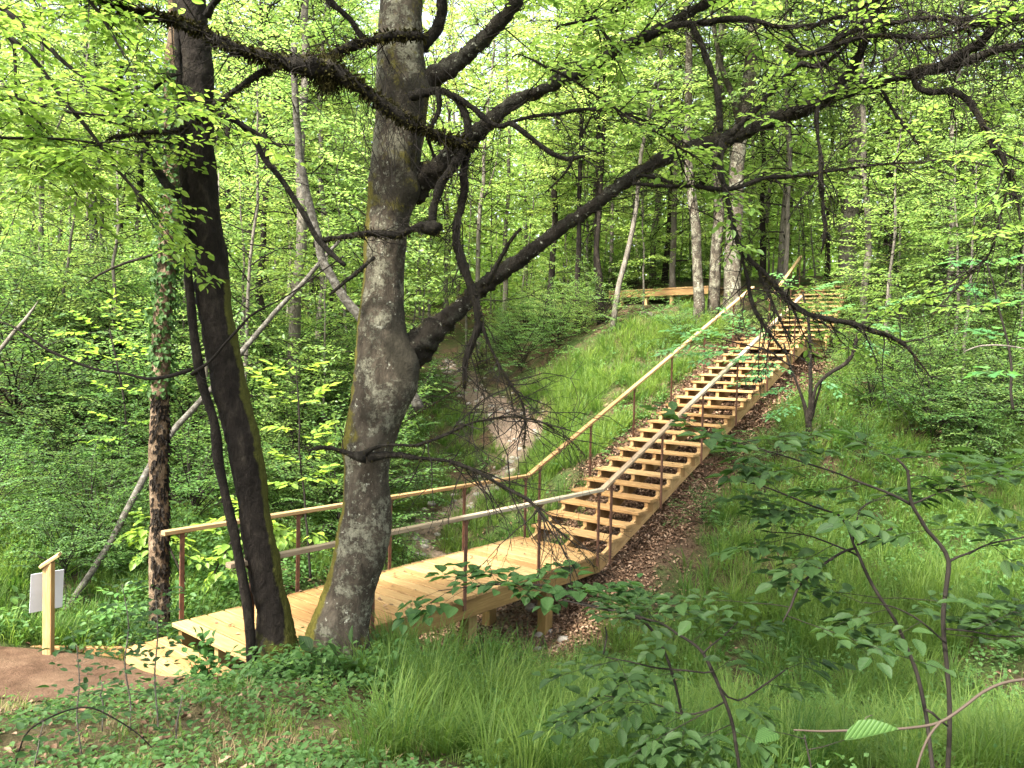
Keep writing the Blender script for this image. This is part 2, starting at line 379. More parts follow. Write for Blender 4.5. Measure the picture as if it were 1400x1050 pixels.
MAT['cane'] = simple('cane', (.045, .033, .023), .8, .2)
MAT['sheet'] = simple('white_sheet', (.55, .57, .60), .35, .4)
def ground_mat():
    k = NT('forest_floor'); co = k.coord('Object')
    n1 = k.noise(co, 1.2, 6, .65); n2 = k.noise(co, 14, 6, .7); n3 = k.noise(co, 60, 4, .7)
    soil = k.ramp(n2, [(.3, (.035, .022, .013)), (.55, (.085, .055, .033)), (.75, (.16, .11, .07))])
    green = k.ramp(n2, [(.3, (.02, .032, .010)), (.55, (.045, .07, .018)), (.75, (.08, .10, .03))])
    lit = k.ramp(n3, [(.3, (.035, .021, .012)), (.5, (.085, .052, .031)), (.7, (.17, .11, .07))])
    m = k.math('ADD', k.attr('extra'), k.math('MULTIPLY', k.math('SUBTRACT', n1, .5), .7))
    c = k.mix(k.ramp(n1, [(.4, (0, 0, 0)), (.6, (1, 1, 1))]), soil, green)
    c = k.mix(k.ramp(m, [(.4, (0, 0, 0)), (.6, (1, 1, 1))]), c, lit)
    st = k.ramp(n3, [(.3, (.06, .045, .022)), (.6, (.15, .115, .058)), (.8, (.24, .19, .11))])
    s2 = k.math('ADD', k.attr('rnd'), k.math('MULTIPLY', k.math('SUBTRACT', n1, .5), .9))
    c = k.mix(k.ramp(s2, [(.42, (0, 0, 0)), (.6, (.85, .85, .85))]), c, st)
    h = k.math('ADD', n2, n3)
    return k.done(k.princ(c, .95, .1, k.bump(h, .9, .05)))
MAT['ground'] = ground_mat()
def earth():
    k = NT('bare_earth'); co = k.coord('Object'); n = k.noise(co, 5, 7, .7); n2 = k.noise(co, 45, 5, .7); n0 = k.noise(co, 1.6, 3, .5)
    c = k.ramp(n, [(.3, (.040, .022, .012)), (.55, (.078, .045, .027)), (.75, (.125, .078, .05))])
    c = k.mix(k.ramp(n2, [(.64, (0, 0, 0)), (.72, (.6, .6, .6))]), c, (.27, .20, .135))
    c = k.mix(k.math('MULTIPLY', k.ramp(n0, [(.45, (0, 0, 0)), (.7, (1, 1, 1))]), .5), c, (.16, .105, .065))
    return k.done(k.princ(c, .95, .1, k.bump(k.math('ADD', n, n2), .8, .03)))
MAT['earth'] = earth()
def bed():
    k = NT('stream_mud'); co = k.coord('Object'); n = k.noise(co, 4, 7, .7); v = k.n('TexVoronoi'); v.inputs['Scale'].default_value = 11; k.l(co, v.inputs['Vector'])
    c = k.ramp(n, [(.3, (.026, .018, .012)), (.5, (.065, .050, .036)), (.72, (.125, .104, .08))])
    c = k.mix(k.ramp(v.outputs['Distance'], [(.0, (0, 0, 0)), (.5, (.6, .6, .6))]), c, (.16, .11, .075))
    return k.done(k.princ(c, .85, .25, k.bump(k.math('ADD', n, v.outputs['Distance']), .8, .06)))
MAT['bed'] = bed()
MAT['stone'] = simple('stone', (.20, .18, .15), .85, .2)
np.random.seed(7)

# ------------------------------------------------------------------ curves
def smooth(pts, step=.12, closed=False):
    """Catmull-Rom through rows (x,y,z,r)"""
    P = np.asarray(pts, float); P = np.vstack([2*P[0]-P[1], P, 2*P[-1]-P[-2]]); out = []
    for k in range(1, len(P)-2):
        n = max(2, int(np.linalg.norm(P[k+1, :3]-P[k, :3])/step)); t = np.linspace(0, 1, n, endpoint=False)[:, None]
        a, b, c, d = P[k-1], P[k], P[k+1], P[k+2]
        out.append(.5*((2*b) + (-a+c)*t + (2*a-5*b+4*c-d)*t*t + (-a+3*b-3*c+d)*t**3))
    out.append(P[-2][None]); q = np.vstack(out); q[:, 3] = np.maximum(q[:, 3], .0012); return q
def trace(pl, Y0, Y1=None, step=.1, wig=0.0, seed=0):
    """photo pixels (x, y, half-width) along a limb whose own depth runs Y0 -> Y1"""
    Y1 = Y0 if Y1 is None else Y1
    d = np.array([(a[0], a[1]) for a in pl], float); s = np.concatenate([[0], np.cumsum(np.hypot(*np.diff(d, axis=0).T))]); s /= s[-1]
    rows = []
    for (x, y, h), t in zip(pl, s):
        Y = Y0 + (Y1-Y0)*t; rows.append((*at(x, y, Y), h*Y/F))
    q = smooth(rows, step)
    if wig: q[1:, :3] += wig*np.stack([vnoise(q[1:, :3]*3.1, seed+i) for i in range(3)], -1)
    return q
def poly(start, d, L, n, rng, bend=(0, 0, 0), wig=.08):
    d = np.asarray(d, float); d = d/np.linalg.norm(d); p = np.asarray(start, float).copy(); out = [p.copy()]; st = L/(n-1); b = np.asarray(bend, float)
    for k in range(n-1):
        d = d + b*st + rng.normal(0, wig, 3); d /= np.linalg.norm(d); p = p + d*st; out.append(p.copy())
    return np.array(out)
def put_leaves(mb, pts, rng, spacing, L, asp=.55, mi=0, hi=False, lobed=False, flat=.35, ang=1.0, droop=.1, skip=.15, up=None, both=False):
    """leaves alternate along a twig, lying roughly level"""
    seg = np.linalg.norm(np.diff(pts, axis=0), axis=1); s = np.concatenate([[0], np.cumsum(seg)]); tot = s[-1]
    n = max(1, int(tot*(1-skip)/spacing)); t = tot*skip + (np.arange(n)+rng.random(n)*.5)*spacing; t = np.clip(t, 0, tot)
    P = np.stack([np.interp(t, s, pts[:, i]) for i in range(3)], -1)
    i = np.clip(np.searchsorted(s, t)-1, 0, len(seg)-1); T = (pts[i+1]-pts[i])/(seg[i][:, None]+1e-9)
    Z = np.array([0, 0, 1.0]) if up is None else up
    S = np.cross(Z, T); S /= np.linalg.norm(S, axis=1)[:, None]+1e-6
    sg = np.where(np.arange(n) % 2 == 0, 1, -1)[:, None]
    a = (ang + rng.normal(0, .3, n))[:, None]; a[-1] = .1
    D = T*np.cos(a) + S*sg*np.sin(a); D[:, 2] -= droop + rng.normal(0, .12, n)
    N = np.tile(Z, (n, 1)) + rng.normal(0, flat, (n, 3))
    Ls = L*(.65+.6*rng.random(n))
    if lobed: mb.lobed(P + D*Ls[:, None]*.5, D, N, Ls, rng, mi)
    else: mb.leaves(P + D*.01, D, N, Ls, Ls*asp*(.85+.3*rng.random(n)), rng, mi, hi)
def spray(wood_mb, leaf_mb, start, d, L, r, rng, leafL=.07, nsub=6, spacing=.035, sublen=.45, wmi=0, lmi=0, hi=False, lobed=False, sides=4, bend=(0, 0, -.05), wig=.08, flat=.3, asp=.55, leafy=1.0, droop=.1):
    """a lateral branch with side twigs in one loose plane, leaves on all of them"""
    pts = poly(start, d, L, 8, rng, bend, wig); wood_mb.tube(pts, np.linspace(r, r*.25, 8), sides, rng.random(), wmi, cap=False)
    if leafy > 0: put_leaves(leaf_mb, pts[3:], rng, spacing, leafL, asp, lmi, hi, lobed, flat, droop=droop)
    for k in range(nsub):
        t = .18 + .78*(k+rng.random()*.6)/nsub; i = min(6, int(t*7)); p = pts[i] + (pts[i+1]-pts[i])*(t*7-i)
        T = pts[i+1]-pts[i]; T = T/np.linalg.norm(T); S = np.cross(ZA, T); S /= np.linalg.norm(S)+1e-6
        a = (1 if k % 2 else -1)*(.75+.35*rng.random()); D = T*math.cos(a) + S*math.sin(a) + np.array([0, 0, rng.normal(0, .14)])
        l = L*sublen*(1.05-t*.6)*(.6+.6*rng.random())
        q = poly(p, D, l, 5, rng, bend, wig); wood_mb.tube(q, np.linspace(r*.4, r*.12, 5), 3, rng.random(), wmi, cap=False)
        if rng.random() < leafy: put_leaves(leaf_mb, q, rng, spacing, leafL, asp, lmi, hi, lobed, flat, droop=droop)
def twig_fan(mb, start, d, L, r, rng, depth=2, n=4, wig=.16, bend=(0, 0, -.25)):
    """bare dead twigs"""
    pts = poly(start, d, L, 9, rng, bend, wig); mb.tube(pts, np.linspace(r, r*.3, 9), 4, rng.random(), 0, cap=False)
    if depth > 0:
        for k in range(n):
            i = 2 + int(rng.random()*6); T = pts[i]-pts[i-1]; T /= np.linalg.norm(T)
            D = T + rng.normal(0, .7, 3); twig_fan(mb, pts[i], D, L*(.25+.35*rng.random()), r*.55, rng, depth-1, max(1, n-1), wig, bend)
    return pts
def moss_on(mb, q, rng, per_m, L, fill=1.0, top=True):
    """shaggy tufts growing over a limb (rows x,y,z,r)"""
    seg = np.linalg.norm(np.diff(q[:, :3], axis=0), axis=1); s = np.concatenate([[0], np.cumsum(seg)]); n = int(s[-1]*per_m)
    t = rng.random(n)*s[-1]; P = np.stack([np.interp(t, s, q[:, i]) for i in range(3)], -1); r = np.interp(t, s, q[:, 3])
    dr = rng.normal(0, 1, (n, 3)); dr /= np.linalg.norm(dr, axis=1)[:, None]
    D = dr*.8 + np.array([0, 0, -.35]); N = rng.normal(0, 1, (n, 3)); Ls = L*(.4+1.1*rng.random(n)**1.5)
    mb.leaves(P + dr*r[:, None]*.93, D, N, Ls, Ls*.34, rng)
def copy_obj(o, parent=None, mat=None):
    c = o.copy(); col.objects.link(c)
    if parent is not None: c.parent = parent
    return c
def place_copy(root, loc, rz=0, s=1.0, label=None, cat=None, group=None, tint=None, tilt=(0, 0)):
    c = root.copy(); col.objects.link(c); c.location = [float(q) for q in loc]; c.rotation_euler = (tilt[0], tilt[1], rz)
    c.scale = (s, s, s) if np.isscalar(s) else s
    setp(c, label, cat, group)
    for ch in root.children:
        k = ch.copy(); col.objects.link(k); k.parent = c
        if tint: k.color = (*tint, 1)
    return c

# ================================================================== THE SETTING
def axis_pts(a, b, lo, hi, fine, far):
    core = np.arange(a, b, fine); L = [a]; s = fine
    while L[-1] > lo: s = min(s*1.18, far); L.append(L[-1]-s)
    Rr = [core[-1]]; s = fine
    while Rr[-1] < hi: s = min(s*1.18, far); Rr.append(Rr[-1]+s)
    return np.concatenate([L[:0:-1], core, Rr[1:]])
STREAM = smooth([(.55, 10.6, 0, .5), (.2, 11.3, 0, .65), (-.2, 12.6, 0, .65), (-1.1, 14.2, 0, .62), (-1.7, 15.6, 0, .6), (-1.0, 17.3, 0, .62), (0.0, 18.8, 0, .7), (.35, 20.2, 0, .75), (-.3, 22.3, 0, .7), (-1.2, 25, 0, .7), (-2.0, 28, 0, .6), (-2.6, 31, 0, .5)], .2)
def stream_d(x, y):
    sh = np.shape(x); x = np.ravel(x); y = np.ravel(y); out = np.empty(len(x))
    for s in range(0, len(x), 20000):
        d = np.hypot(x[s:s+20000, None]-STREAM[None, :, 0], y[s:s+20000, None]-STREAM[None, :, 1])-STREAM[None, :, 3]
        out[s:s+20000] = d.min(1)
    return out.reshape(sh)
def litter_mask(x, y):
    u, v = to_uv(x, y)
    a = sstep(8.6, 10, u)*(1-sstep(19, 21, u))*sstep(5.6, 6.2, v)*(1-sstep(8.4, 9.2, v))*(1-.35*sstep(14, 17, u)*(1-sstep(6, 6.6, v)))
    b = sstep(5.2, 6.2, u)*(1-sstep(10, 11, u))*sstep(5.2, 6.2, v)*(1-sstep(8.2, 9.2, v))
    c = .2*sstep(14, 17, u)*sstep(2, 4, v)*(1-sstep(5, 6, v))*(1-sstep(19, 23, u))
    return np.maximum(np.maximum(a, b), c)
def straw_mask(x, y): return (1-sstep(-1.6, -.4, x))*sstep(3.0, 4, y)*(1-sstep(6.9, 7.3, y))
xs = axis_pts(-12, 14, -110, 110, .14, 6); ys = axis_pts(1.5, 30, -45, 115, .14, 6)
GX, GY = np.meshgrid(xs, ys); GZ = H(GX, GY)
nx, ny = len(xs), len(ys)
ii = (np.arange(ny-1)[:, None]*nx + np.arange(nx-1)[None]).ravel()
me = np_mesh('ground', np.stack([GX, GY, GZ], -1).reshape(-1, 3), [np.stack([ii, ii+1, ii+1+nx, ii+nx], 1)],
             {'extra': ('FLOAT', litter_mask(GX, GY).ravel()), 'rnd': ('FLOAT', straw_mask(GX, GY).ravel()*.8)}, True, [MAT['ground']])
g = bpy.data.objects.new('ground', me); col.objects.link(g); setp(g, kind='structure')
def sheet(name, mat, inside, x0, x1, y0, y1, step, lift):
    X, Y = np.meshgrid(np.arange(x0, x1, step), np.arange(y0, y1, step)); n, m = X.shape; Z = H(X, Y)+lift
    keep = inside(X, Y)
    i = (np.arange(n-1)[:, None]*m + np.arange(m-1)[None]); kc = keep[:-1, :-1] & keep[1:, :-1] & keep[:-1, 1:] & keep[1:, 1:]
    i = i[kc]
    me = np_mesh(name, np.stack([X, Y, Z], -1).reshape(-1, 3), [np.stack([i, i+1, i+1+m, i+m], 1)], None, True, [MAT[mat]])
    bm_used = np.unique(np.stack([i, i+1, i+1+m, i+m]))
    remap = -np.ones(n*m, int); remap[bm_used] = np.arange(len(bm_used))
    bpy.data.meshes.remove(me)
    V = np.stack([X, Y, Z], -1).reshape(-1, 3)[bm_used]
    me = np_mesh(name, V, [remap[np.stack([i, i+1, i+1+m, i+m], 1)]], None, True, [MAT[mat]])
    o = bpy.data.objects.new(name, me); col.objects.link(o); setp(o, kind='structure'); return o
sheet('footpath', 'earth', lambda x, y: on_path(x, y) + .12*vnoise(np.stack([x*4, y*4, 0*x], -1), 3)*(y < 7.4) > .5, -13, -2.9, 6.2, 7.85, .05, .016)
sheet('stream_bed', 'bed', lambda x, y: stream_d(x, y) + .20 + .40*fbm(np.stack([x*1.5, y*1.5, 0*x], -1), 3, 2) < 0, -4, 4, 8, 32, .07, .02)

# ================================================================== BRIDGE AND STAIRS
VN, VF = 6.36, 7.98              # near and far edge of the deck (v)
U0, U1 = 3.95, 9.80
SU, RUN, RISE, NT_ = 10.08, .37, .158, 22
def planks(mb, u0, u1, v0, v1, z, w, gap, th, ua=UA, va=VA, org=None, rag=.005):
    n = int((u1-u0)/(w+gap))
    for k in range(n):
        uc = u0 + (k+.5)*(u1-u0)/n; r = np.random.rand()
        c = (uv(uc, (v0+v1)/2, z-th/2 + np.random.normal(0, .0012)) if org is None else org + ua*uc + va*((v0+v1)/2) + ZA*(z-th/2))
        mb.box(c + va*np.random.normal(0, rag), va, ua, ZA, (v1-v0, (u1-u0)/n-gap, th), r, .004)
br = thing('footbridge', 'pale wooden plank footbridge with rusty steel posts over the muddy stream', 'footbridge', uv(U0, (VN+VF)/2, -.2))
d = MB(); planks(d, U0, U1, VN, VF, 0, .175, .026, .04); d.build('deck', MAT['larch'], br, False)
for v in (VN+.07, (VN+VF)/2, VF-.07):
    d = MB(); d.box(uv((U0+U1)/2+.02, v, -.165), UA, VA, ZA, (U1-U0-.09, .07, .245), None, .005); d.build('beam', MAT['beam'], br, False)
for u in (7.15, 8.75):
    for v in (VN+.28, VF-.28):
        gz = float(H(*uv(u, v)[:2])); zt = -.29; d = MB(); d.box(uv(u, v, (zt+gz-.3)/2), ZA, UA, VA, (zt-gz+.3, .16, .16), None, .008); d.build('support_post', MAT['beam'], br, False)
d = MB(); d.box(uv(U1+.02, (VN+VF)/2, -.165), VA, UA, ZA, (VF-VN-.3, .06, .24), None, .004); d.build('cross_beam', MAT['beam'], br, False)
def handrail(parent, pts, posts, mat, vout):
    """pts: centre line of the rail's top face; posts: (point at foot, z of the rail's underside)"""
    d = MB()
    for a, b in zip(pts[:-1], pts[1:]):
        a = np.array(a); b = np.array(b); T = b-a; L = np.linalg.norm(T); T /= L; S = np.cross(ZA, T); S /= np.linalg.norm(S); N = np.cross(T, S)
        nseg = max(1, round(L/3.0))
        for k in range(nseg):
            p = a + T*L*(k+.5)/nseg - N*.024; d.box(p, T, S, N, (L/nseg-.002, .088, .046), None, .006)
    rail = d.build('handrail', mat, parent, False)
    for foot, zt in posts:
        foot = np.array(foot); p = MB(); L = zt-foot[2]
        p.box(foot + ZA*(L/2), ZA, UA, VA, (L, .05, .02), .5, .002)
        p.box(foot + ZA*(L-.004), UA, VA, ZA, (.16, .05, .006), .5)
        for s in (-1, 1):
            q = UA*s*.62 + ZA*.78; p.box(foot + ZA*(L-.05) + UA*s*.035, q/np.linalg.norm(q), VA, np.cross(q/np.linalg.norm(q), VA), (.085, .012, .008), .5)
        p.build('post', MAT['rust'], rail, False)
RZ = 1.0; TS = .437
for v, us, ustart, ukink, mat in ((VN-.012, (3.9, 5.33, 6.76, 8.2, 9.63), 3.66, 9.70, 'rail_grey'), (VF+.012, (4.07, 5.53, 7.0, 8.46, 9.93), 3.86, 9.98, 'rail_wood')):
    handrail(br, [uv(ustart, v, RZ), uv(ukink, v, RZ)], [(uv(u, v, -.16), RZ-.05) for u in us], MAT[mat], 0)
# ---- stairs
st = thing('staircase', 'long straight open wooden staircase with handrails climbing the leafy bank', 'staircase', uv(SU, (VN+VF)/2, 0))
for k in range(NT_):
    d = MB(); d.box(uv(SU+RUN*k+.15, (VN+VF)/2, RISE*(k+1)-.024), VA, UA, ZA, (VF-VN-.02, .31, .046), None, .005); d.build('tread', MAT['larch'], st, False)
def stringer(v, th=.07):
    mb = MB(); zoff = -.048
    for k in range(NT_):       # saw-tooth beam: one upright block under each tread + the sloping plank below
        mb.box(uv(SU+RUN*k+.105, v, RISE*(k+1)+zoff-.085), ZA, UA, VA, (.17, .17, th), None, .003)
    n = NT_; a = uv(SU-.28, v, -.20); b = uv(SU+RUN*(n-1)+.42, v, RISE*n-.10); T = b-a; L = np.linalg.norm(T); T /= L; S = VA; N = np.cross(T, S)
    if N[2] < 0: N = -N
    for k in range(3): mb.box(a + T*L*(k+.5)/3, T, S, N, (L/3, th-.006, .20), None, .004)
    return mb.build('stringer', MAT['larch'], st, False)
for v in (VN+.10, (VN+VF)/2, VF-.10): stringer(v)
def stair_z(u): return RISE*((u-SU)/RUN+1)
for v, us, uk, ue, mat in ((VN-.012, (9.97, 11.5, 12.95, 14.4, 15.9, 17.4), 9.70, 17.75, 'rail_grey'), (VF+.012, (10.3, 11.8, 13.3, 14.8, 16.3, 17.8), 9.98, 18.9, 'rail_wood')):
    e = RZ + TS*(ue-uk)
    handrail(st, [uv(uk, v, RZ), uv(ue, v, e)], [(uv(u, v, stair_z(u)-.30), RZ+TS*(u-uk)-.052) for u in us], MAT[mat], 0)
# ---- landing and upper flight
LZ = RISE*(NT_)+.10; LU0 = SU+RUN*NT_+.02
la = thing('stair_landing', 'short plank landing at the head of the long staircase', 'landing', uv(LU0, 7.15, LZ-.2))
d = MB(); planks(d, LU0, LU0+1.5, VN, VF, LZ, .14, .008, .04); d.build('deck', MAT['larch'], la, False)
d = MB()
for v in (VN+.1, VF-.1): d.box(uv(LU0+.75, v, LZ-.17), UA, VA, ZA, (1.46, .07, .24), None, .004)
d.box(uv(LU0+.03, 7.17, LZ-.165), VA, UA, ZA, (1.3, .05, .23), None); d.build('beam', MAT['beam'], la, False)
azi = R(29); UB = np.array([math.sin(azi), math.cos(azi), 0]); VB = np.array([-math.cos(azi), math.sin(azi), 0])
o2 = uv(LU0+1.52, 7.15, LZ) + UB*.12
up = thing('upper_stairs', 'upper flight of wooden steps between the trees above the landing', 'stairs', o2 - ZA*.1)
NU = 12
for k in range(NU):
    d = MB(); d.box(o2 + UB*(.42*k+.17) + ZA*(.152*(k+1)-.024), VB, UB, ZA, (1.5, .33, .046), None, .005); d.build('tread', MAT['larch'], up, False)
for vv in (-.66, 0, .66):
    mb = MB()
    for k in range(NU): mb.box(o2 + UB*(.42*k+.12) + VB*vv + ZA*(.152*(k+1)-.13), ZA, UB, VB, (.17, .18, .07), None, .003)
    T = UB*.42 + ZA*.152; L = np.linalg.norm(T)*NU; T /= np.linalg.norm(T); N = np.cross(T, VB); N = N if N[2] > 0 else -N
    mb.box(o2 + VB*vv - ZA*.16 + T*L/2, T, VB, N, (L, .064, .2), None, .004); mb.build('stringer', MAT['larch'], up, False)
for vv, mat in ((.76, 'rail_wood'),):
    a = o2 + VB*vv + ZA*1.02; b = a + UB*.42*NU + ZA*.152*NU
    handrail(up, [a, b], [(o2 + VB*vv + UB*s + ZA*(s*.362-.15), o2[2]+.97+s*.362) for s in (.2, 1.8, 3.4, 4.9)], MAT[mat], 0)
# ---- plank walk far up on the left of the stairs
pa = at(832, 402, 26.5); pb = at(972, 399, 24.0); T = pb-pa; T[2] = 0; L = np.linalg.norm(T); T /= L; S = np.cross(ZA, T)
bw = thing('boardwalk', 'low wooden boardwalk running level between trunks above the grassy bank', 'boardwalk', pa-ZA*.3)
c = (pa+pb)/2
d = MB(); n = int(L/.15)
for k in range(n): d.box(pa + T*(k+.5)*L/n + S*.6 + ZA*(.13-(pa[2]-c[2])), S, T, ZA, (1.2, L/n-.01, .04), None)
d.build('deck', MAT['larch'], bw, False)
d = MB()
for s in (.05, 1.15): d.box(c + S*s, T, S, ZA, (L, .07, .2), None, .004)
d.build('beam', MAT['larch'], bw, False)
for k in range(4):
    p = pa + T*L*(k+.5)/4 + S*.12; gz = float(H(p[0], p[1])); d = MB(); d.box(np.array([p[0], p[1], (c[2]-.1+gz-.2)/2]), ZA, T, S, (max(.2, c[2]-.1-gz+.2), .1, .1), None); d.build('support_post', MAT['larch'], bw, False)
# ---- low step in front of the bridge
A_ = np.array([-3.80, 8.12, -.135]); stp = thing('wooden_step', 'low wooden step of three wide boards between earth path and bridge', 'step', uv(3.7, 7.1, -.3))
d = MB()
for k in range(3): d.box(uv(3.53+.148*k+.01, 7.12, -.15), VA, UA, ZA, (1.72, .141, .045), None, .005)
d.build('board', MAT['larch'], stp, False)
d = MB()
for v in (6.40, 7.84): d.box(uv(3.69, v, -.27), UA, VA, ZA, (.38, .06, .19), None)
d.box(uv(3.48, 7.12, -.275), VA, UA, ZA, (1.68, .03, .2), None); d.build('frame', MAT['beam'], stp, False)
# ---- edging board of the path
ea = np.array([-4.90, 7.90, 0]); eb = np.array([-3.86, 7.93, 0]); T = eb-ea; L = np.linalg.norm(T); T /= L; S = np.cross(ZA, T)
zg = float(H(np.array([-4.4]), np.array([7.9]))[0])
d = MB(); d.box((ea+eb)/2 + ZA*(zg-.015), T, S, ZA, (L, .045, .13), None, .005)
o = d.build('edging_board', MAT['larch'], None, False); setp(o, 'low pale timber edging board along the back of the earth path', 'edging board')
# ---- notice on a post
sp = at(66, 884, 7.8); zs = float(H(sp[0], sp[1]))
sg = thing('notice_post', 'wooden post holding a blank white notice sheet beside the earth path', 'sign', (sp[0], sp[1], zs))
top = at(69, 768, 7.8)
d = MB(); d.box(np.array([(sp[0]+top[0])/2, sp[1], (zs-.1+top[2])/2]), ZA, np.array([1.0, 0, 0]), np.array([0, 1.0, 0]), (top[2]-zs+.1, .088, .07), .2, .005); d.build('post', MAT['larch'], sg, False)
cx = np.array([.78, .28, .56]); cx /= np.linalg.norm(cx); cy = np.cross(ZA, cx); cy /= np.linalg.norm(cy); cz = np.cross(cx, cy)
d = MB(); d.box(top + ZA*.015, cx, cy, cz, (.20, .14, .03), .1, .004); d.build('cap_board', MAT['rail_wood'], sg, False)
sx = np.array([.70, .71, .0]); sz = np.array([.05, -.14, 1.0]); sz -= sx*(sz@sx); sz /= np.linalg.norm(sz)
d = MB(); d.box(at(64, 808, 7.93), sx, sz, np.cross(sx, sz), (.30, .41, .006), .5, .001); d.build('notice_sheet', MAT['sheet'], sg, False)

# ================================================================== THE NEAR TREES
def tree_thing(name, label, cat, base, group=None): return thing(name, label, cat, base, group)
rng = np.random.default_rng(11)
# ---- the big lichen-grey tree in front of the bridge
TY = 7.2
TR = [(455, 925, 60), (456, 905, 56), (459, 885, 49), (466, 850, 43), (480, 800, 39), (494, 750, 41), (501, 700, 39), (501, 650, 35), (506, 600, 39), (518, 550, 43), (522, 500, 42), (521, 450, 37), (523, 400, 33), (526, 350, 32), (530, 300, 33), (537, 250, 37), (543, 200, 38), (548, 150, 39), (549, 100, 38), (548, 50, 34), (549, 0, 32), (552, -80, 29), (556, -180, 26), (566, -330, 21), (572, -520, 14), (580, -700, 6)]
q = trace(TR, TY, TY+.3, .035); q[:, 3] *= .91
bt = tree_thing('hornbeam_tree', 'big old tree with grey lichen bark, mossy foot and long crooked limbs before the bridge', 'tree', (q[0, 0], q[0, 1], q[0, 2]+.1))
burl = [(at(470, 560, TY-.25), .16, .10), (at(560, 545, TY-.1), .2, .10), (at(498, 622, TY-.28), .10, .16), (at(462, 612, TY-.1), .12, .10), (at(540, 735, TY-.15), .14, .09), (at(560, 470, TY-.05), .2, .12), (at(440, 880, TY-.2), .22, .14), (at(488, 895, TY-.2), .2, .12), (at(565, 190, TY-.2), .2, .12), (at(562, 500, TY-.02), .15, .20), (at(556, 530, TY), .14, .12), (at(570, 262, TY), .14, .20), (at(582, 122, TY), .14, .16)]
def trunk_disp(V):
    sh = V.shape[:2]; P = V.reshape(-1, 3)
    d = .06*fbm(P*np.array([3.5, 3.5, 2.0]), 3, 3) + .05*fbm(P*np.array([14, 14, 9]), 3, 8) + .03*fbm(P*38, 2, 4)
    for c, s, a in burl:
        d = d + a/.27*.55*np.exp(-((P-c)**2).sum(1)/(s*s))
    zb = P[:, 2]-(q[0, 2]+.1); ang = np.arctan2(P[:, 1]-q[0, 1], P[:, 0]-q[0, 0])
    d = d - .04 + .12*np.exp(-np.maximum(zb, 0)/.22)*np.sin(ang*5+.7)
    return d.reshape(sh)
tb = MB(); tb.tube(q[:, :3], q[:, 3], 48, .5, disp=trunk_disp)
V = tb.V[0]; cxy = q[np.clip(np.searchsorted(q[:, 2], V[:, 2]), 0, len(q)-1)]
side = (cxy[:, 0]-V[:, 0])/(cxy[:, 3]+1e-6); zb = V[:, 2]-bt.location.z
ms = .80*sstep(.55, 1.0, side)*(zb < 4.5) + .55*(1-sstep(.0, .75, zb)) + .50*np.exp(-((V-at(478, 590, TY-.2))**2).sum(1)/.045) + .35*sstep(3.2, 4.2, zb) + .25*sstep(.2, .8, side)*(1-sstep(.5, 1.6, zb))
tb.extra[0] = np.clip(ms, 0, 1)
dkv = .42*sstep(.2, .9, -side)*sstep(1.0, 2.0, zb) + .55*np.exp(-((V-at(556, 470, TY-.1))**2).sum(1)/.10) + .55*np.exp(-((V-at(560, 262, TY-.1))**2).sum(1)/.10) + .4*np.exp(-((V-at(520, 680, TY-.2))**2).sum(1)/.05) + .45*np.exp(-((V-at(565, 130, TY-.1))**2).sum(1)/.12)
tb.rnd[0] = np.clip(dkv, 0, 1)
tb.build('trunk', MAT['bark_grey'], bt)
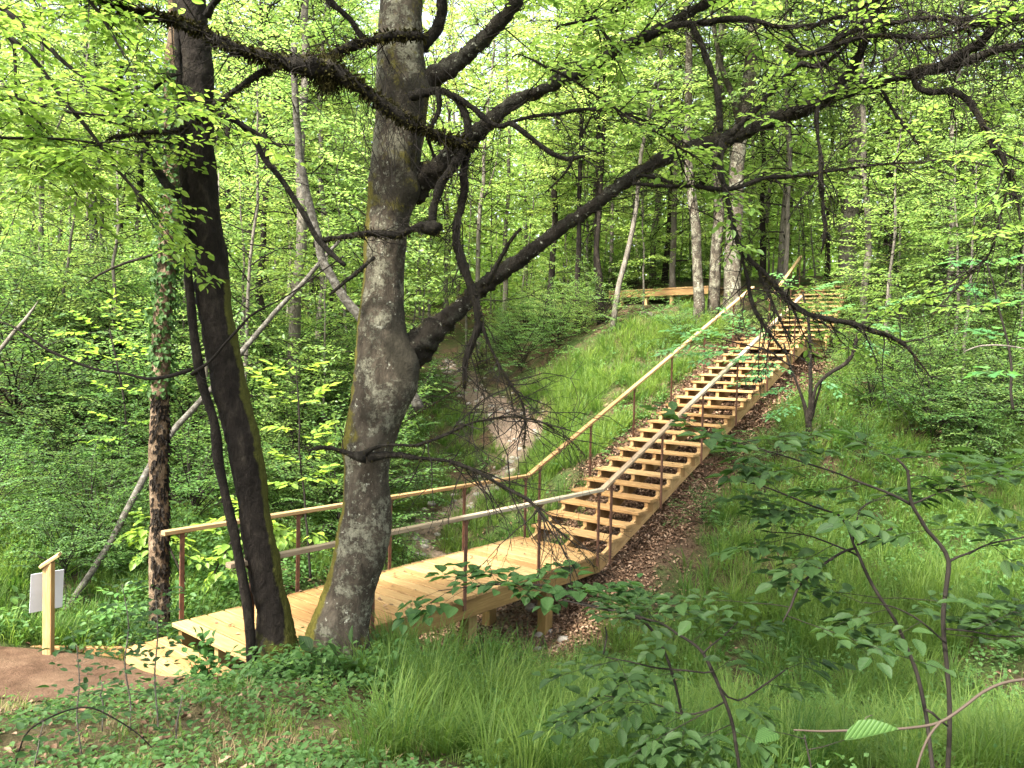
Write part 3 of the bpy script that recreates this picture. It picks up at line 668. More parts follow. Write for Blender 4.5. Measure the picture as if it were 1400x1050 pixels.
LIMBS = [   # (traced outline, depth at trunk, depth at tip, twigs leafy?)
 ([(508, 530, 22), (530, 512, 33), (552, 492, 36), (570, 475, 32), (586, 460, 27), (604, 445, 22), (628, 422, 18), (655, 396, 17), (700, 364, 15), (750, 323, 13), (800, 291, 12), (850, 250, 12), (900, 222, 13), (950, 203, 14), (1000, 188, 15), (1050, 165, 14), (1100, 148, 13), (1150, 126, 13), (1200, 109, 12), (1260, 97, 11), (1320, 82, 10), (1362, 67, 8), (1410, 60, 7), (1500, 52, 5), (1620, 30, 2)], 7.42, 6.3),
 ([(520, 300, 20), (545, 275, 28), (568, 254, 28), (595, 232, 22), (625, 205, 19), (660, 172, 15), (700, 143, 13), (740, 124, 12), (770, 108, 12), (805, 92, 11), (850, 66, 11), (880, 50, 10), (905, 36, 9), (940, 20, 9), (985, -5, 8), (1040, -40, 6), (1110, -100, 3)], 7.46, 6.6),
 ([(880, 52, 8), (915, 42, 7), (945, 33, 6), (985, 27, 6), (1030, 30, 5), (1075, 38, 4), (1130, 30, 3), (1190, 10, 2)], 6.7, 6.4),
 ([(535, 134, 10), (555, 124, 20), (572, 115, 22), (592, 105, 19), (615, 92, 17), (645, 68, 15), (672, 42, 14), (696, 14, 13), (722, -25, 12), (760, -90, 10), (830, -190, 6), (900, -260, 3)], 7.5, 6.4),
 ([(575, 70, 14), (592, 50, 11), (602, 25, 10), (604, -10, 9), (600, -70, 8), (590, -160, 4)], 7.46, 7.1),
 ([(650, 202, 6), (632, 196, 8), (603, 190, 9), (575, 172, 9), (548, 155, 10), (520, 139, 11), (492, 119, 12), (465, 99, 15), (440, 92, 19), (415, 92, 17), (390, 85, 12), (350, 76, 10), (312, 60, 9), (275, 42, 9), (240, 30, 8), (200, 18, 8), (165, 8, 7), (130, -2, 6), (95, -12, 5), (40, -35, 2)], 6.85, 6.2),
 ([(578, 46, 9), (545, 46, 8), (520, 50, 8), (495, 58, 8), (472, 66, 9), (455, 78, 9), (440, 90, 8)], 6.92, 6.8),
 ([(392, 82, 6), (370, 92, 7), (345, 111, 6), (318, 130, 6), (292, 145, 6), (262, 163, 5), (235, 173, 5), (200, 180, 4), (175, 185, 4), (152, 188, 2)], 6.7, 6.3),
 ([(500, 52, 8), (490, 40, 7), (478, 24, 6), (462, 10, 6), (445, -10, 6), (415, -60, 4), (380, -120, 2)], 7.0, 6.8),
 ([(437, 330, 4), (452, 325, 5), (480, 321, 5), (498, 319, 6), (520, 318, 7), (545, 319, 7), (562, 313, 7), (575, 311, 10), (590, 313, 15), (602, 313, 13), (606, 316, 5)], 6.75, 6.8),
 ([(560, 132, 10), (582, 126, 8), (600, 122, 8), (618, 130, 8), (632, 148, 8), (638, 172, 8), (634, 200, 8), (622, 226, 8), (606, 252, 8), (598, 278, 8), (592, 304, 9)], 6.95, 6.8),
 ([(598, 124, 6), (600, 145, 5), (594, 168, 5), (588, 190, 4), (596, 214, 3)], 6.9, 6.9),
 ([(618, 128, 5), (640, 142, 5), (662, 158, 6), (684, 170, 5), (700, 165, 4), (730, 156, 4), (762, 153, 4), (800, 149, 4), (838, 153, 4), (875, 163, 3), (905, 178, 3), (935, 195, 2), (955, 207, 2)], 6.85, 6.5),
 ([(698, 168, 5), (714, 180, 5), (734, 193, 5), (756, 208, 5), (776, 216, 5), (797, 214, 3)], 6.75, 6.6),
 ([(783, 216, 3), (775, 230, 3), (764, 243, 2), (747, 262, 1)], 6.6, 6.6),
 ([(640, 195, 8), (636, 222, 8), (634, 250, 8), (630, 277, 8), (623, 305, 8), (626, 335, 8), (632, 362, 9), (640, 385, 9), (648, 408, 8), (653, 435, 8), (650, 460, 8), (642, 485, 7), (637, 510, 5), (634, 532, 3)], 6.95, 6.9),
 ([(652, 425, 4), (662, 447, 4), (670, 470, 3), (682, 498, 3), (695, 524, 3), (710, 548, 2), (716, 580, 2), (714, 612, 1)], 6.9, 6.7),
 ([(664, 388, 6), (676, 366, 5), (690, 345, 5), (703, 325, 4), (714, 312, 3)], 6.95, 6.8),
 ([(500, 624, 12), (484, 620, 7), (468, 616, 5), (452, 613, 4), (438, 613, 4), (423, 618, 2)], 6.8, 6.7),
 ([(492, 622, 6), (505, 612, 4), (522, 609, 3), (545, 610, 3), (570, 609, 3), (592, 600, 3), (622, 588, 3), (655, 576, 2), (695, 568, 2), (735, 576, 2), (772, 598, 1), (798, 625, 1)], 6.8, 6.1),
 ([(505, 627, 9), (535, 624, 6), (560, 628, 5), (585, 632, 4), (620, 636, 4), (650, 645, 4), (676, 657, 3), (702, 672, 3), (730, 687, 3), (752, 708, 2), (770, 727, 2), (788, 745, 1), (812, 772, 1)], 6.8, 6.0),
 ([(640, 520, 0.8), (600, 545, 1), (575, 562, 1), (552, 580, 1)], 6.6, 6.7),
 ([(512, 352, 3), (495, 366, 4), (478, 378, 4), (462, 390, 3), (448, 401, 2)], 6.85, 6.7),
]
limbs = []
lm = MB()
for i, (pl, y0, y1) in enumerate(LIMBS):
    qq = trace(pl, y0, y1, .03, .03 if i not in (0, 1, 3) else .02, 20+i*3); qq[:, 3] *= .70 if qq[:, 3].max() < .2 else np.interp(np.arange(len(qq)), [0, 14, 40], [.76, .72, .68]); limbs.append(qq)
    lb = MB(); lb.tube(qq[:, :3], qq[:, 3], 18 if qq[:, 3].max() > .06 else 9, .5, extra=.22, disp=lambda V, k=i: (.34*fbm(V.reshape(-1, 3)*9, 3, k)+.50*fbm(V.reshape(-1, 3)*26, 3, k+5)).reshape(V.shape[:2]))
    lb.extra[0] = np.where(lb.V[0][:, 2] > np.repeat(qq[:, 2], 18 if qq[:, 3].max() > .06 else 9) + .5*np.repeat(qq[:, 3], 18 if qq[:, 3].max() > .06 else 9), .42, .12) if i in (0, 1, 5, 6, 7) else np.full(len(lb.V[0]), .2)
    if i < 10 or i in (15, 20): lb.build('limb', MAT['bark_bough' if i in (0, 1, 3) else 'bark_limb'], bt)
    else: lm.V += lb.V; lm.P += [p + lm.n for p in lb.P]; lm.n += lb.n; lm.rnd += lb.rnd; lm.loc += lb.loc; lm.mi += lb.mi; lm.extra += lb.extra
lm.build('dead_branches', MAT['bark_limb'], bt)
RS = [  # hanging and crossing boughs from the big limb at the upper right
 ([(990, 190, 6), (984, 215, 6), (982, 235, 6), (988, 258, 5), (998, 292, 5), (1008, 320, 5), (1022, 346, 5), (1040, 366, 5), (1062, 388, 6), (1082, 412, 6), (1102, 427, 5), (1128, 432, 5), (1158, 438, 5), (1188, 448, 5), (1215, 459, 4), (1240, 476, 3), (1258, 496, 2), (1272, 512, 1)], 6.5, 6.2),
 ([(1000, 296, 4), (1006, 325, 3), (1012, 352, 3), (1018, 385, 4), (1022, 415, 4), (1032, 440, 4), (1055, 462, 3), (1074, 483, 2)], 6.4, 6.3),
 ([(1040, 366, 3), (1052, 395, 3), (1062, 425, 3), (1075, 452, 2), (1082, 470, 2)], 6.35, 6.3),
 ([(1118, 148, 5), (1119, 180, 4), (1122, 215, 4), (1121, 245, 4), (1123, 275, 4), (1125, 305, 4), (1122, 328, 3), (1119, 346, 2)], 6.4, 6.4),
 ([(1245, 100, 6), (1254, 115, 6), (1272, 122, 6), (1296, 124, 6), (1318, 136, 6), (1338, 156, 6), (1352, 178, 5), (1362, 202, 5), (1374, 216, 5), (1380, 236, 4), (1386, 262, 3), (1396, 300, 2)], 6.4, 6.0),
 ([(1382, 230, 3), (1372, 262, 2), (1364, 296, 2), (1356, 330, 2), (1346, 356, 2), (1326, 384, 2), (1300, 402, 1), (1270, 425, 1)], 6.1, 6.0),
 ([(1000, 186, 6), (1030, 160, 5), (1052, 135, 5), (1072, 112, 5), (1090, 93, 5), (1118, 92, 5), (1142, 80, 4), (1160, 60, 3), (1172, 30, 2)], 6.5, 6.3),
 ([(1130, 138, 9), (1150, 118, 9), (1168, 95, 8), (1178, 72, 8), (1187, 48, 8), (1192, 24, 8), (1212, 2, 8), (1240, -40, 6), (1300, -110, 3)], 6.4, 6.1),
 ([(1290, 90, 10), (1318, 72, 10), (1338, 60, 9), (1352, 42, 8), (1370, 18, 8), (1392, -8, 7), (1430, -70, 4)], 6.35, 6.0),
 ([(865, 252, 3), (905, 250, 4), (942, 252, 4), (975, 258, 5), (1010, 254, 4), (1050, 240, 4), (1085, 236, 3), (1125, 233, 3), (1170, 226, 2), (1215, 221, 2), (1280, 219, 2), (1345, 221, 1)], 6.6, 6.2),
 ([(985, 180, 6), (983, 152, 6), (980, 125, 6), (973, 102, 6), (963, 75, 6), (955, 55, 7), (946, 34, 6)], 6.55, 6.6),
 ([(958, 252, 6), (968, 236, 6), (980, 218, 6), (990, 200, 6)], 6.55, 6.5),
 ([(870, 242, 3), (895, 246, 4), (920, 252, 3)], 6.7, 6.6),
 ([(1075, 62, 4), (1105, 72, 5), (1135, 68, 5), (1165, 56, 5), (1200, 52, 4), (1240, 54, 4), (1290, 50, 3), (1330, 42, 2)], 6.2, 6.0),
 ([(1072, 68, 3), (1098, 76, 4), (1125, 66, 4), (1150, 48, 4), (1180, 38, 4), (1225, 34, 4), (1270, 26, 3), (1310, 34, 3), (1350, 30, 2)], 6.2, 6.0),
 ([(1100, 40, 3), (1140, 22, 4), (1175, 8, 4), (1215, -12, 3)], 6.3, 6.1),
 ([(1290, 20, 3), (1320, 30, 4), (1350, 28, 5), (1400, 24, 5), (1460, 16, 3)], 6.2, 6.0),
 ([(1205, 122, 3), (1218, 142, 3), (1230, 162, 3), (1243, 178, 2), (1256, 198, 1)], 6.4, 6.3),
 ([(700, 78, 1.5), (745, 93, 2), (790, 112, 2), (830, 138, 2), (862, 160, 2), (900, 182, 2), (945, 205, 1.5), (968, 232, 1)], 6.2, 6.0),
 ([(795, 0, 2), (810, 28, 2), (830, 55, 2), (845, 75, 1)], 6.4, 6.4),
 ([(760, 40, 2), (800, 25, 3), (835, 15, 3), (870, 0, 2)], 6.6, 6.5),
]
rb = MB(); rs = []
for i, (pl, y0, y1) in enumerate(RS):
    qq = trace(pl, y0, y1, .03, .035, 90+i*3); qq[:, 3] *= .72; rs.append(qq)
    rb.tube(qq[:, :3], qq[:, 3], 8, .5, extra=.25, disp=lambda V, k=i: (.34*fbm(V.reshape(-1, 3)*12, 2, k)+.55*fbm(V.reshape(-1, 3)*30, 3, k)).reshape(V.shape[:2]))
rb.build('hanging_branches', MAT['bark_limb'], bt)
# bare dead twigs
tw = MB()
def dead_from(qq, n, L, t0=.3, r=.006, depth=2, down=-.5, k=4):
    for _ in range(n):
        i = int(len(qq)*(t0+(1-t0)*rng.random()*.98)); i = min(max(i, 1), len(qq)-2); T = qq[i+1, :3]-qq[i-1, :3]; T /= np.linalg.norm(T)
        D = T*.6 + rng.normal(0, .6, 3); D[2] += down*rng.random()
        twig_fan(tw, qq[i, :3], D, L*(.5+rng.random()), min(r, qq[i, 3]*.6), rng, depth, k)
for i, n, L in ((20, 26, .6), (19, 24, .6), (15, 26, .55), (16, 20, .55), (5, 30, .55), (7, 18, .5), (12, 18, .45), (13, 6, .3), (10, 20, .45), (9, 9, .35), (0, 60, .65), (1, 26, .6), (6, 12, .45), (18, 3, .2), (3, 14, .6), (2, 12, .5)): dead_from(limbs[i], n, L)
for i, n, L in ((0, 26, .5), (1, 14, .4), (2, 9, .35), (3, 8, .35), (4, 18, .5), (5, 20, .5), (6, 12, .45), (7, 22, .6), (8, 20, .6), (9, 24, .5), (13, 28, .5), (14, 28, .5), (15, 20, .5), (16, 18, .5)): dead_from(rs[i], n, L, .15)
# hanging veil of twigs left of the stem
for k in range(44):
    p = at(470+rng.random()*150, 60+rng.random()*150, 6.75); twig_fan(tw, p, (rng.normal(.15, .35), rng.normal(0, .3), -1), .5+rng.random()*.6, .004, rng, 1, 3, .12)
tw.build('twigs', MAT['bark_twig'], bt)
mo = MB()
for i, per, L in ((5, 1500, .045), (6, 1200, .04), (7, 800, .03), (9, 700, .028), (10, 260, .018), (15, 240, .018), (0, 130, .018)): moss_on(mo, limbs[i], rng, per, L)
for i in (10, 11, 13, 14): moss_on(mo, rs[i], rng, 240, .02)
for c, s, n in ((at(440, 92, 6.7), .075, 2600), (at(450, 112, 6.68), .06, 1200)):
    P = c + rng.normal(0, 1, (n, 3))*np.array([s, s*.7, s*.9]); D = rng.normal(0, 1, (n, 3)) + np.array([0, 0, -1.2]); mo.leaves(P, D, rng.normal(0, 1, (n, 3)), .025+.045*rng.random(n), .007, rng)
for i in range(len(limbs)):
    if i not in (5, 6, 7, 9): moss_on(mo, limbs[i], rng, 300 + 3200*limbs[i][:, 3].mean(), .021)
for i in range(len(rs)): moss_on(mo, rs[i], rng, 330, .020)
mo.build('moss', MAT['moss'], bt)
# the living foliage of the big tree
lw = MB(); lf = MB()
def leafy_from(qq, n, L, t0=.3, t1=1.0, leafL=.075, up=.0):
    for _ in range(n):
        i = int((len(qq)-1)*(t0+(t1-t0)*rng.random())); i = min(max(i, 1), len(qq)-2); T = qq[i+1, :3]-qq[i-1, :3]; T /= np.linalg.norm(T)
        S = np.cross(ZA, T); S /= np.linalg.norm(S)+1e-6; a = (1 if rng.random() < .5 else -1)*(.5+rng.random()*.8)
        D = T*math.cos(a)+S*math.sin(a); D[2] += rng.normal(up, .3)
        spray(lw, lf, qq[i, :3], D, L*(.6+.7*rng.random()), .008, rng, leafL, 7, .035, .5, wig=.07, hi=True, lmi=0, sides=4)
for i, n, L, t0 in ((1, 22, .9, .35), (2, 9, .8, .2), (3, 26, .9, .35), (4, 9, .7, .3), (8, 8, .7, .4), (5, 12, .8, .55)): leafy_from(limbs[i], n, L, t0)
leafy_from(limbs[0], 20, .7, .5, 1.0, .062)
for i, n, L in ((0, 14, .5), (6, 4, .5), (7, 4, .6), (8, 6, .7), (9, 14, .5), (13, 3, .4), (14, 3, .4), (4, 10, .6), (5, 8, .5), (18, 14, .5), (19, 6, .5), (20, 8, .6), (16, 6, .6)): leafy_from(rs[i], n, L, .1, 1, .065)
# upper crown above the picture
for k in range(90):
    t = rng.random(); p = q[int(len(q)*(.72+.27*t)), :3]; a = rng.random()*6.28
    spray(lw, lf, p, (math.cos(a), math.sin(a), .35), 1.8+1.9*rng.random(), .018, rng, .09, 9, .07, .5, sides=4)
lw.build('leafy_branches', MAT['bark_twig'], bt)
cr = lf.build('crown', MAT['leaf'], bt); cr.color = (1.08, 1.06, .8, 1)

# ---- dark leaning tree and thin stem beside it
def simple_tree(name, label, cat, pl, Y0, Y1, mat, sides=24, dsp=.1, moss=None, step=.05, wig=0.0, seed=1, grp=None):
    qq = trace(pl, Y0, Y1, step, wig, seed); t = thing(name, label, cat, (qq[0, 0], qq[0, 1], qq[0, 2]+.05), grp); b = MB()
    b.tube(qq[:, :3], qq[:, 3], sides, .5, disp=lambda V: (dsp*fbm(V.reshape(-1, 3)*np.array([7, 7, 4]), 3, seed)+dsp*.8*fbm(V.reshape(-1, 3)*22, 3, seed+7)).reshape(V.shape[:2]))
    if moss is not None: b.extra[0] = moss(b.V[0], qq)
    b.build('trunk', MAT[mat], t); return t, qq
def moss_dark(V, qq):
    c = qq[np.clip(np.searchsorted(qq[:, 2], V[:, 2]), 0, len(qq)-1)]; side = (V[:, 0]-c[:, 0])/(c[:, 3]+1e-6); zb = V[:, 2]-qq[0, 2]
    return np.clip(.75*sstep(.6, 1.0, side)*(zb < 3.6) + .75*(1-sstep(.1, .6, zb)), 0, 1)
dt, dq = simple_tree('dark_tree', 'dark leaning tree with rough blackish bark left of the grey lichen tree', 'tree',
  [(376, 915, 42), (376, 890, 33), (376, 860, 26), (374, 835, 23), (366, 800, 21), (357, 750, 21), (348, 700, 21), (341, 650, 21), (332, 600, 22), (322, 560, 22), (312, 520, 23), (301, 460, 22), (292, 400, 22), (286, 340, 22), (278, 290, 22), (273, 240, 22), (270, 185, 21), (270, 130, 21), (268, 80, 21), (262, 30, 22), (258, -30, 21), (250, -150, 19), (240, -300, 15), (235, -500, 8)], 7.15, 7.0, 'bark_dark', 44, .15, moss_dark, .03)
w = MB(); l2 = MB()
for pl in ([(283, 22, 6), (288, 8, 5), (298, -5, 5), (330, -40, 4)], [(290, 150, 4), (305, 158, 4), (330, 170, 4), (350, 195, 4), (362, 215, 4), (385, 245, 4), (402, 270, 4), (418, 295, 4), (432, 320, 4), (448, 340, 4), (470, 362, 3)],
           [(294, 152, 3), (318, 160, 3), (345, 180, 3), (362, 190, 2), (385, 200, 2)], [(245, 178, 4), (230, 195, 4), (205, 185, 4), (198, 210, 5), (222, 245, 6), (246, 268, 6)], [(200, 200, 4), (196, 230, 4), (194, 258, 4), (190, 288, 2)], [(205, 195, 4), (180, 178, 4), (164, 158, 4), (160, 130, 4), (166, 90, 3)],
           [(200, 190, 3), (199, 150, 3), (203, 125, 3), (225, 108, 2), (250, 100, 2)]):
    qq = trace(pl, 6.95, 6.6, .05, .02, len(pl)); w.tube(qq[:, :3], qq[:, 3], 7, .5, disp=lambda V: (.2*fbm(V.reshape(-1, 3)*14, 3, 2)).reshape(V.shape[:2]))
    for _ in range(5):
        i = 1+int(rng.random()*(len(qq)-2)); twig_fan(w, qq[i, :3], rng.normal(0, 1, 3)+(0, 0, -.2), .3+.3*rng.random(), .004, rng, 1, 3)
w.build('branches', MAT['bark_limb'], dt)
w = MB()
for k in range(24):
    p = dq[int(len(dq)*(.8+.19*rng.random())), :3]; a = rng.random()*6.28
    spray(w, l2, p, (math.cos(a), math.sin(a), .3), 1.5+rng.random(), .014, rng, .08, 8, .07, .5)
w.build('leafy_branches', MAT['bark_twig'], dt); l2.build('crown', MAT['leaf'], dt)
tt, tq = simple_tree('thin_tree', 'thin crooked dark stem rising close beside the dark leaning tree', 'tree',
  [(344, 905, 7), (343, 885, 7), (341, 850, 7), (334, 805, 7), (326, 760, 6), (316, 715, 7), (306, 670, 6), (299, 630, 7), (296, 600, 7), (291, 570, 6), (281, 540, 6), (273, 505, 7), (266, 460, 6), (262, 410, 6), (257, 350, 5), (253, 290, 5), (250, 240, 5), (247, 190, 5), (246, 120, 4), (243, 60, 4), (236, -30, 3), (222, -150, 2)], 6.95, 6.95, 'bark_dark', 10, .14, None, .05, .012)
w = MB(); l2 = MB()
for pl in ([(262, 505, 3), (240, 512, 3), (205, 518, 2.5), (175, 512, 2), (140, 508, 2), (105, 497, 2), (70, 480, 2), (45, 462, 2), (20, 446, 1.5), (0, 440, 1)], [(262, 512, 3), (285, 495, 2), (305, 470, 2), (325, 450, 2), (345, 432, 1.5), (380, 410, 1), (420, 385, 1), (470, 350, 1)]):
    qq = trace(pl, 6.9, 6.6, .05, .02, 5); w.tube(qq[:, :3], qq[:, 3], 6, .5)
    for _ in range(7):
        i = 1+int(rng.random()*(len(qq)-2)); twig_fan(w, qq[i, :3], rng.normal(0, 1, 3)+(0, 0, -.2), .25+.3*rng.random(), .003, rng, 1, 2)
w.build('branches', MAT['bark_twig'], tt)
# ---- ivy clad trunk
def none(V, qq): return np.zeros(len(V))
it, iq = simple_tree('ivy_tree', 'brown barked tree with ivy on its upper stem beside the wooden step', 'tree',
  [(218, 885, 15), (218, 870, 13), (218, 830, 13), (217, 780, 13), (217, 700, 12), (216, 640, 12), (217, 580, 12), (219, 520, 12), (221, 460, 12), (226, 400, 12), (231, 330, 12), (234, 260, 12), (234, 190, 11), (236, 110, 11), (240, 30, 10), (238, -60, 9), (244, -200, 7), (240, -380, 3)], 8.62, 8.8, 'bark_brown', 20, .12, None, .05, .01)
iv = MB(); n = 2300
t = rng.random(n)**.9; sl = iq[(iq[:, 2] > 2.4) & (iq[:, 2] < 6.3)]; idx = (t*(len(sl)-1)).astype(int); c = sl[idx]; kk_ = fbm(np.stack([0*t, 0*t, c[:, 2]*2.2], -1), 2, 8) + rng.normal(0, .15, n) > -.12; c = c[kk_]; n = len(c)
a = rng.random(n)*6.28; D0 = np.stack([np.cos(a), np.sin(a), 0*a], -1); rr = c[:, 3]*(1.0+.9*rng.random(n)**2*(1+1.2*fbm(c[:, :3]*3+D0, 2, 4))); P = c[:, :3]+D0*rr[:, None] + ZA*rng.normal(0, .03, n)[:, None]
iv.leaves(P, np.stack([rng.normal(0, .6, n), rng.normal(0, .6, n), -np.ones(n)], -1)+D0*.4, D0+rng.normal(0, .25, (n, 3)), .035+.035*rng.random(n), .035+.02*rng.random(n), rng, hi=True)
iv.build('ivy', MAT['leaf_ivy'], it)
bk = MB(); n = 1500; sl = iq[(iq[:, 2] > -.1) & (iq[:, 2] < 2.5)]; c = sl[(rng.random(n)*(len(sl)-1)).astype(int)]; a = rng.random(n)*6.28; D0 = np.stack([np.cos(a), np.sin(a), 0*a], -1)
keep = (a > 4.4) | (a < 1.2); c, D0 = c[keep], D0[keep]; m_ = len(c)
bk.leaves(c[:, :3]+D0*(c[:, 3]*1.0)[:, None], np.stack([rng.normal(0, .3, m_), rng.normal(0, .3, m_), -np.ones(m_)], -1)+D0*.25, D0, .05+.05*rng.random(m_), .03, rng)
bk.build('bark_flakes', MAT['bark_dark'], it)
w = MB(); l2 = MB()
for k in range(26):
    p = iq[int(len(iq)*(.72+.27*rng.random())), :3]; a = rng.random()*6.28
    spray(w, l2, p, (math.cos(a), math.sin(a), .25), 1.3+rng.random(), .012, rng, .07, 8, .06, .5)
w.build('branches', MAT['bark_twig'], it); l2.build('crown', MAT['leaf'], it)
# ---- leaning and fallen pale stems
pq = trace([(72, 868, 5), (110, 806, 4.6), (150, 742, 4.3), (190, 665, 4.6), (225, 605, 4.4), (262, 562, 4), (295, 525, 3.8), (340, 470, 3.6), (385, 418, 3.2), (430, 368, 3), (470, 322, 2)], 8.6, 13.5, .1, .012, 3)
fl = MB(); fl.tube(pq[:, :3], pq[:, 3], 12, .5, disp=lambda V: (.12*fbm(V.reshape(-1, 3)*16, 3, 2)).reshape(V.shape[:2])); o = fl.build('leaning_stem', MAT['bark_pale'])
setp(o, 'long pale dead stem leaning up to the right from behind the notice post', 'dead stem')
pq = trace([(402, 60, 4), (404, 130, 4.5), (408, 200, 5), (415, 245, 5.5), (424, 285, 5.5), (433, 325, 6), (444, 360, 6), (460, 392, 6), (480, 420, 6.5), (505, 455, 7), (545, 510, 7), (575, 560, 7.5)], 12.5, 13.0, .1, .03, 6)
wt = thing('birch_tree', 'slim curving white barked tree showing left of the grey lichen trunk', 'tree', (pq[-1, 0], pq[-1, 1], pq[-1, 2]))
fl = MB(); fl.tube(pq[:, :3], pq[:, 3], 12, .5, disp=lambda V: (.12*fbm(V.reshape(-1, 3)*12, 3, 5)).reshape(V.shape[:2])); fl.build('trunk', MAT['bark_pale'], wt)
w = MB(); l2 = MB()
for k in range(14):
    p = pq[int(len(pq)*.35*rng.random()), :3]; a = rng.random()*6.28; spray(w, l2, p, (math.cos(a), math.sin(a), .2), 1.2+.6*rng.random(), .01, rng, .07, 7, .05)
w.build('branches', MAT['bark_twig'], wt); l2.build('crown', MAT['leaf'], wt)
# ---- leafy boughs of a beech standing just outside on the left
b0 = np.array([-7.6, 6.4, float(H(-7.6, 6.4))]); be = thing('beech_tree', 'bright leaved tree reaching in from the left edge over the earth path', 'tree', b0)
b = MB(); tp = np.array([[*b0, .16], [b0[0]+.1, b0[1], 2.5, .14], [b0[0]+.05, b0[1]+.1, 5, .12], [b0[0]-.1, b0[1]+.1, 8, .07], [b0[0], b0[1]+.2, 10, .02]]); tp[0, 2] -= .2; tpq = smooth(tp, .1)
b.tube(tpq[:, :3], tpq[:, 3], 14, .5, disp=lambda V: (.1*fbm(V.reshape(-1, 3)*8, 3, 5)).reshape(V.shape[:2])); b.build('trunk', MAT['bark_bg'], be)
w = MB(); l2 = MB()
for pl in ([(-350, 60, 7), (-150, 10, 6), (-40, 5, 5), (0, 10, 4), (40, 42, 3.5), (80, 78, 3), (110, 100, 2.5), (150, 125, 2), (200, 132, 1.5), (240, 140, 1)], [(-350, 40, 7), (-120, -10, 5), (0, 45, 3), (35, 72, 3), (75, 118, 3), (100, 150, 3), (130, 190, 2.5), (155, 225, 2.2), (180, 255, 2), (215, 300, 1.2)],
           [(-350, 120, 6), (-100, 120, 4), (0, 130, 3), (40, 138, 2.5), (90, 150, 2), (140, 158, 1.5), (190, 160, 1)], [(0, 45, 3), (17, 60, 2.5), (20, 100, 2), (25, 140, 2), (50, 190, 1.5), (60, 210, 1)], [(-350, -60, 6), (-60, -80, 4), (60, -40, 3), (120, 0, 2.5), (150, 40, 2), (170, 80, 1)],
           [(-300, 250, 4), (-80, 195, 3), (20, 187, 2), (80, 190, 1.5), (140, 195, 1)]):
    qq = trace(pl, 6.3, 6.0, .05, .02, 9); w.tube(qq[:, :3], qq[:, 3], 6, .5)
    for _ in range(15):
        i = int(len(qq)*(.3+.68*rng.random())); i = min(max(i, 1), len(qq)-2); T = qq[i+1, :3]-qq[i-1, :3]; T /= np.linalg.norm(T); S = np.cross(ZA, T); a_ = (1 if rng.random() < .5 else -1)*(.5+.6*rng.random())
        spray(w, l2, qq[i, :3], T*math.cos(a_)+S*math.sin(a_)+ZA*rng.normal(.0, .15), .7+.5*rng.random(), .006, rng, .072, 7, .042, .5, hi=True, asp=.62, flat=.3)
w.build('branches', MAT['bark_twig'], be); o = l2.build('crown', MAT['leaf'], be); o.color = (1.15, 1.12, .75, 1)

# ================================================================== THE WOOD BEHIND: protos
def crown_proto(name, kind, seed):
    """a crown of leafy sprays around a bare axis from z=0 to z=1*h; wood and leaves in one mesh"""
    r_ = np.random.default_rng(seed); mb = MB()
    if kind == 'tall':                 # forest tree: crown 9 m high, sprays on all sides
        h, nb, L0, leafL, nsub, sp = 10.5, 60, 1.9, .115, 9, .055
    elif kind == 'sapling':
        h, nb, L0, leafL, nsub, sp = 5.4, 40, 1.2, .09, 8, .05
    else:
        h, nb, L0, leafL, nsub, sp = 2.0, 26, 1.0, .06, 8, .035
    class Fake(MB): pass
    for k in range(nb):
        t = (k+r_.random())/nb; z = h*(.02+.96*t**.9); a = k*2.4 + r_.normal(0, .5)
        L = L0*(.45+1.0*math.sin(math.pi*min(1, .18+.8*t)))*(.7+.6*r_.random())*(1 if kind != 'shrub' else 1.0)
        el = .15 + .5*t + r_.normal(0, .15)
        if kind == 'shrub': el = .3+.9*t+r_.normal(0, .2); z = h*.35*t
        d = np.array([math.cos(a)*math.cos(el), math.sin(a)*math.cos(el), math.sin(el)])
        if kind == 'shrub': L = h*(.6+.5*r_.random())
        spray(mb, mb, (0, 0, z), d, L, .012 if kind != 'tall' else .022, r_, leafL, nsub, sp, .5, 1, 0, sides=3, bend=(0, 0, -.28/max(1, L) if kind != 'shrub' else -.35), wig=.09, flat=.42, leafy=.93)
    return mb.mesh(name, [MAT['leaf'], MAT['bark_twig']])
PROTO = {k: [crown_proto(k+'_foliage', k, 100+i*7+len(k)) for i in range(n)] for k, n in (('tall', 3), ('sapling', 4), ('shrub', 4))}
MIDM = {}
def with_mat(me, mat):
    key = (me.name, mat)
    if key not in MIDM:
        c = me.copy(); c.materials[0] = MAT[mat]; MIDM[key] = c
    return MIDM[key]
def crown_obj(kind, i, parent, z, s, rz, tint, xy=(0, 0), mat=None):
    me = PROTO[kind][i % len(PROTO[kind])]
    if mat: me = with_mat(me, mat)
    o = bpy.data.objects.new('crown' if kind != 'shrub' else 'foliage', me); col.objects.link(o); o.parent = parent
    o.location = (xy[0], xy[1], z); o.rotation_euler = (0, 0, rz); o.scale = (s[0], s[0], s[1]) if not np.isscalar(s) else (s, s, s); o.color = (*tint, 1); return o
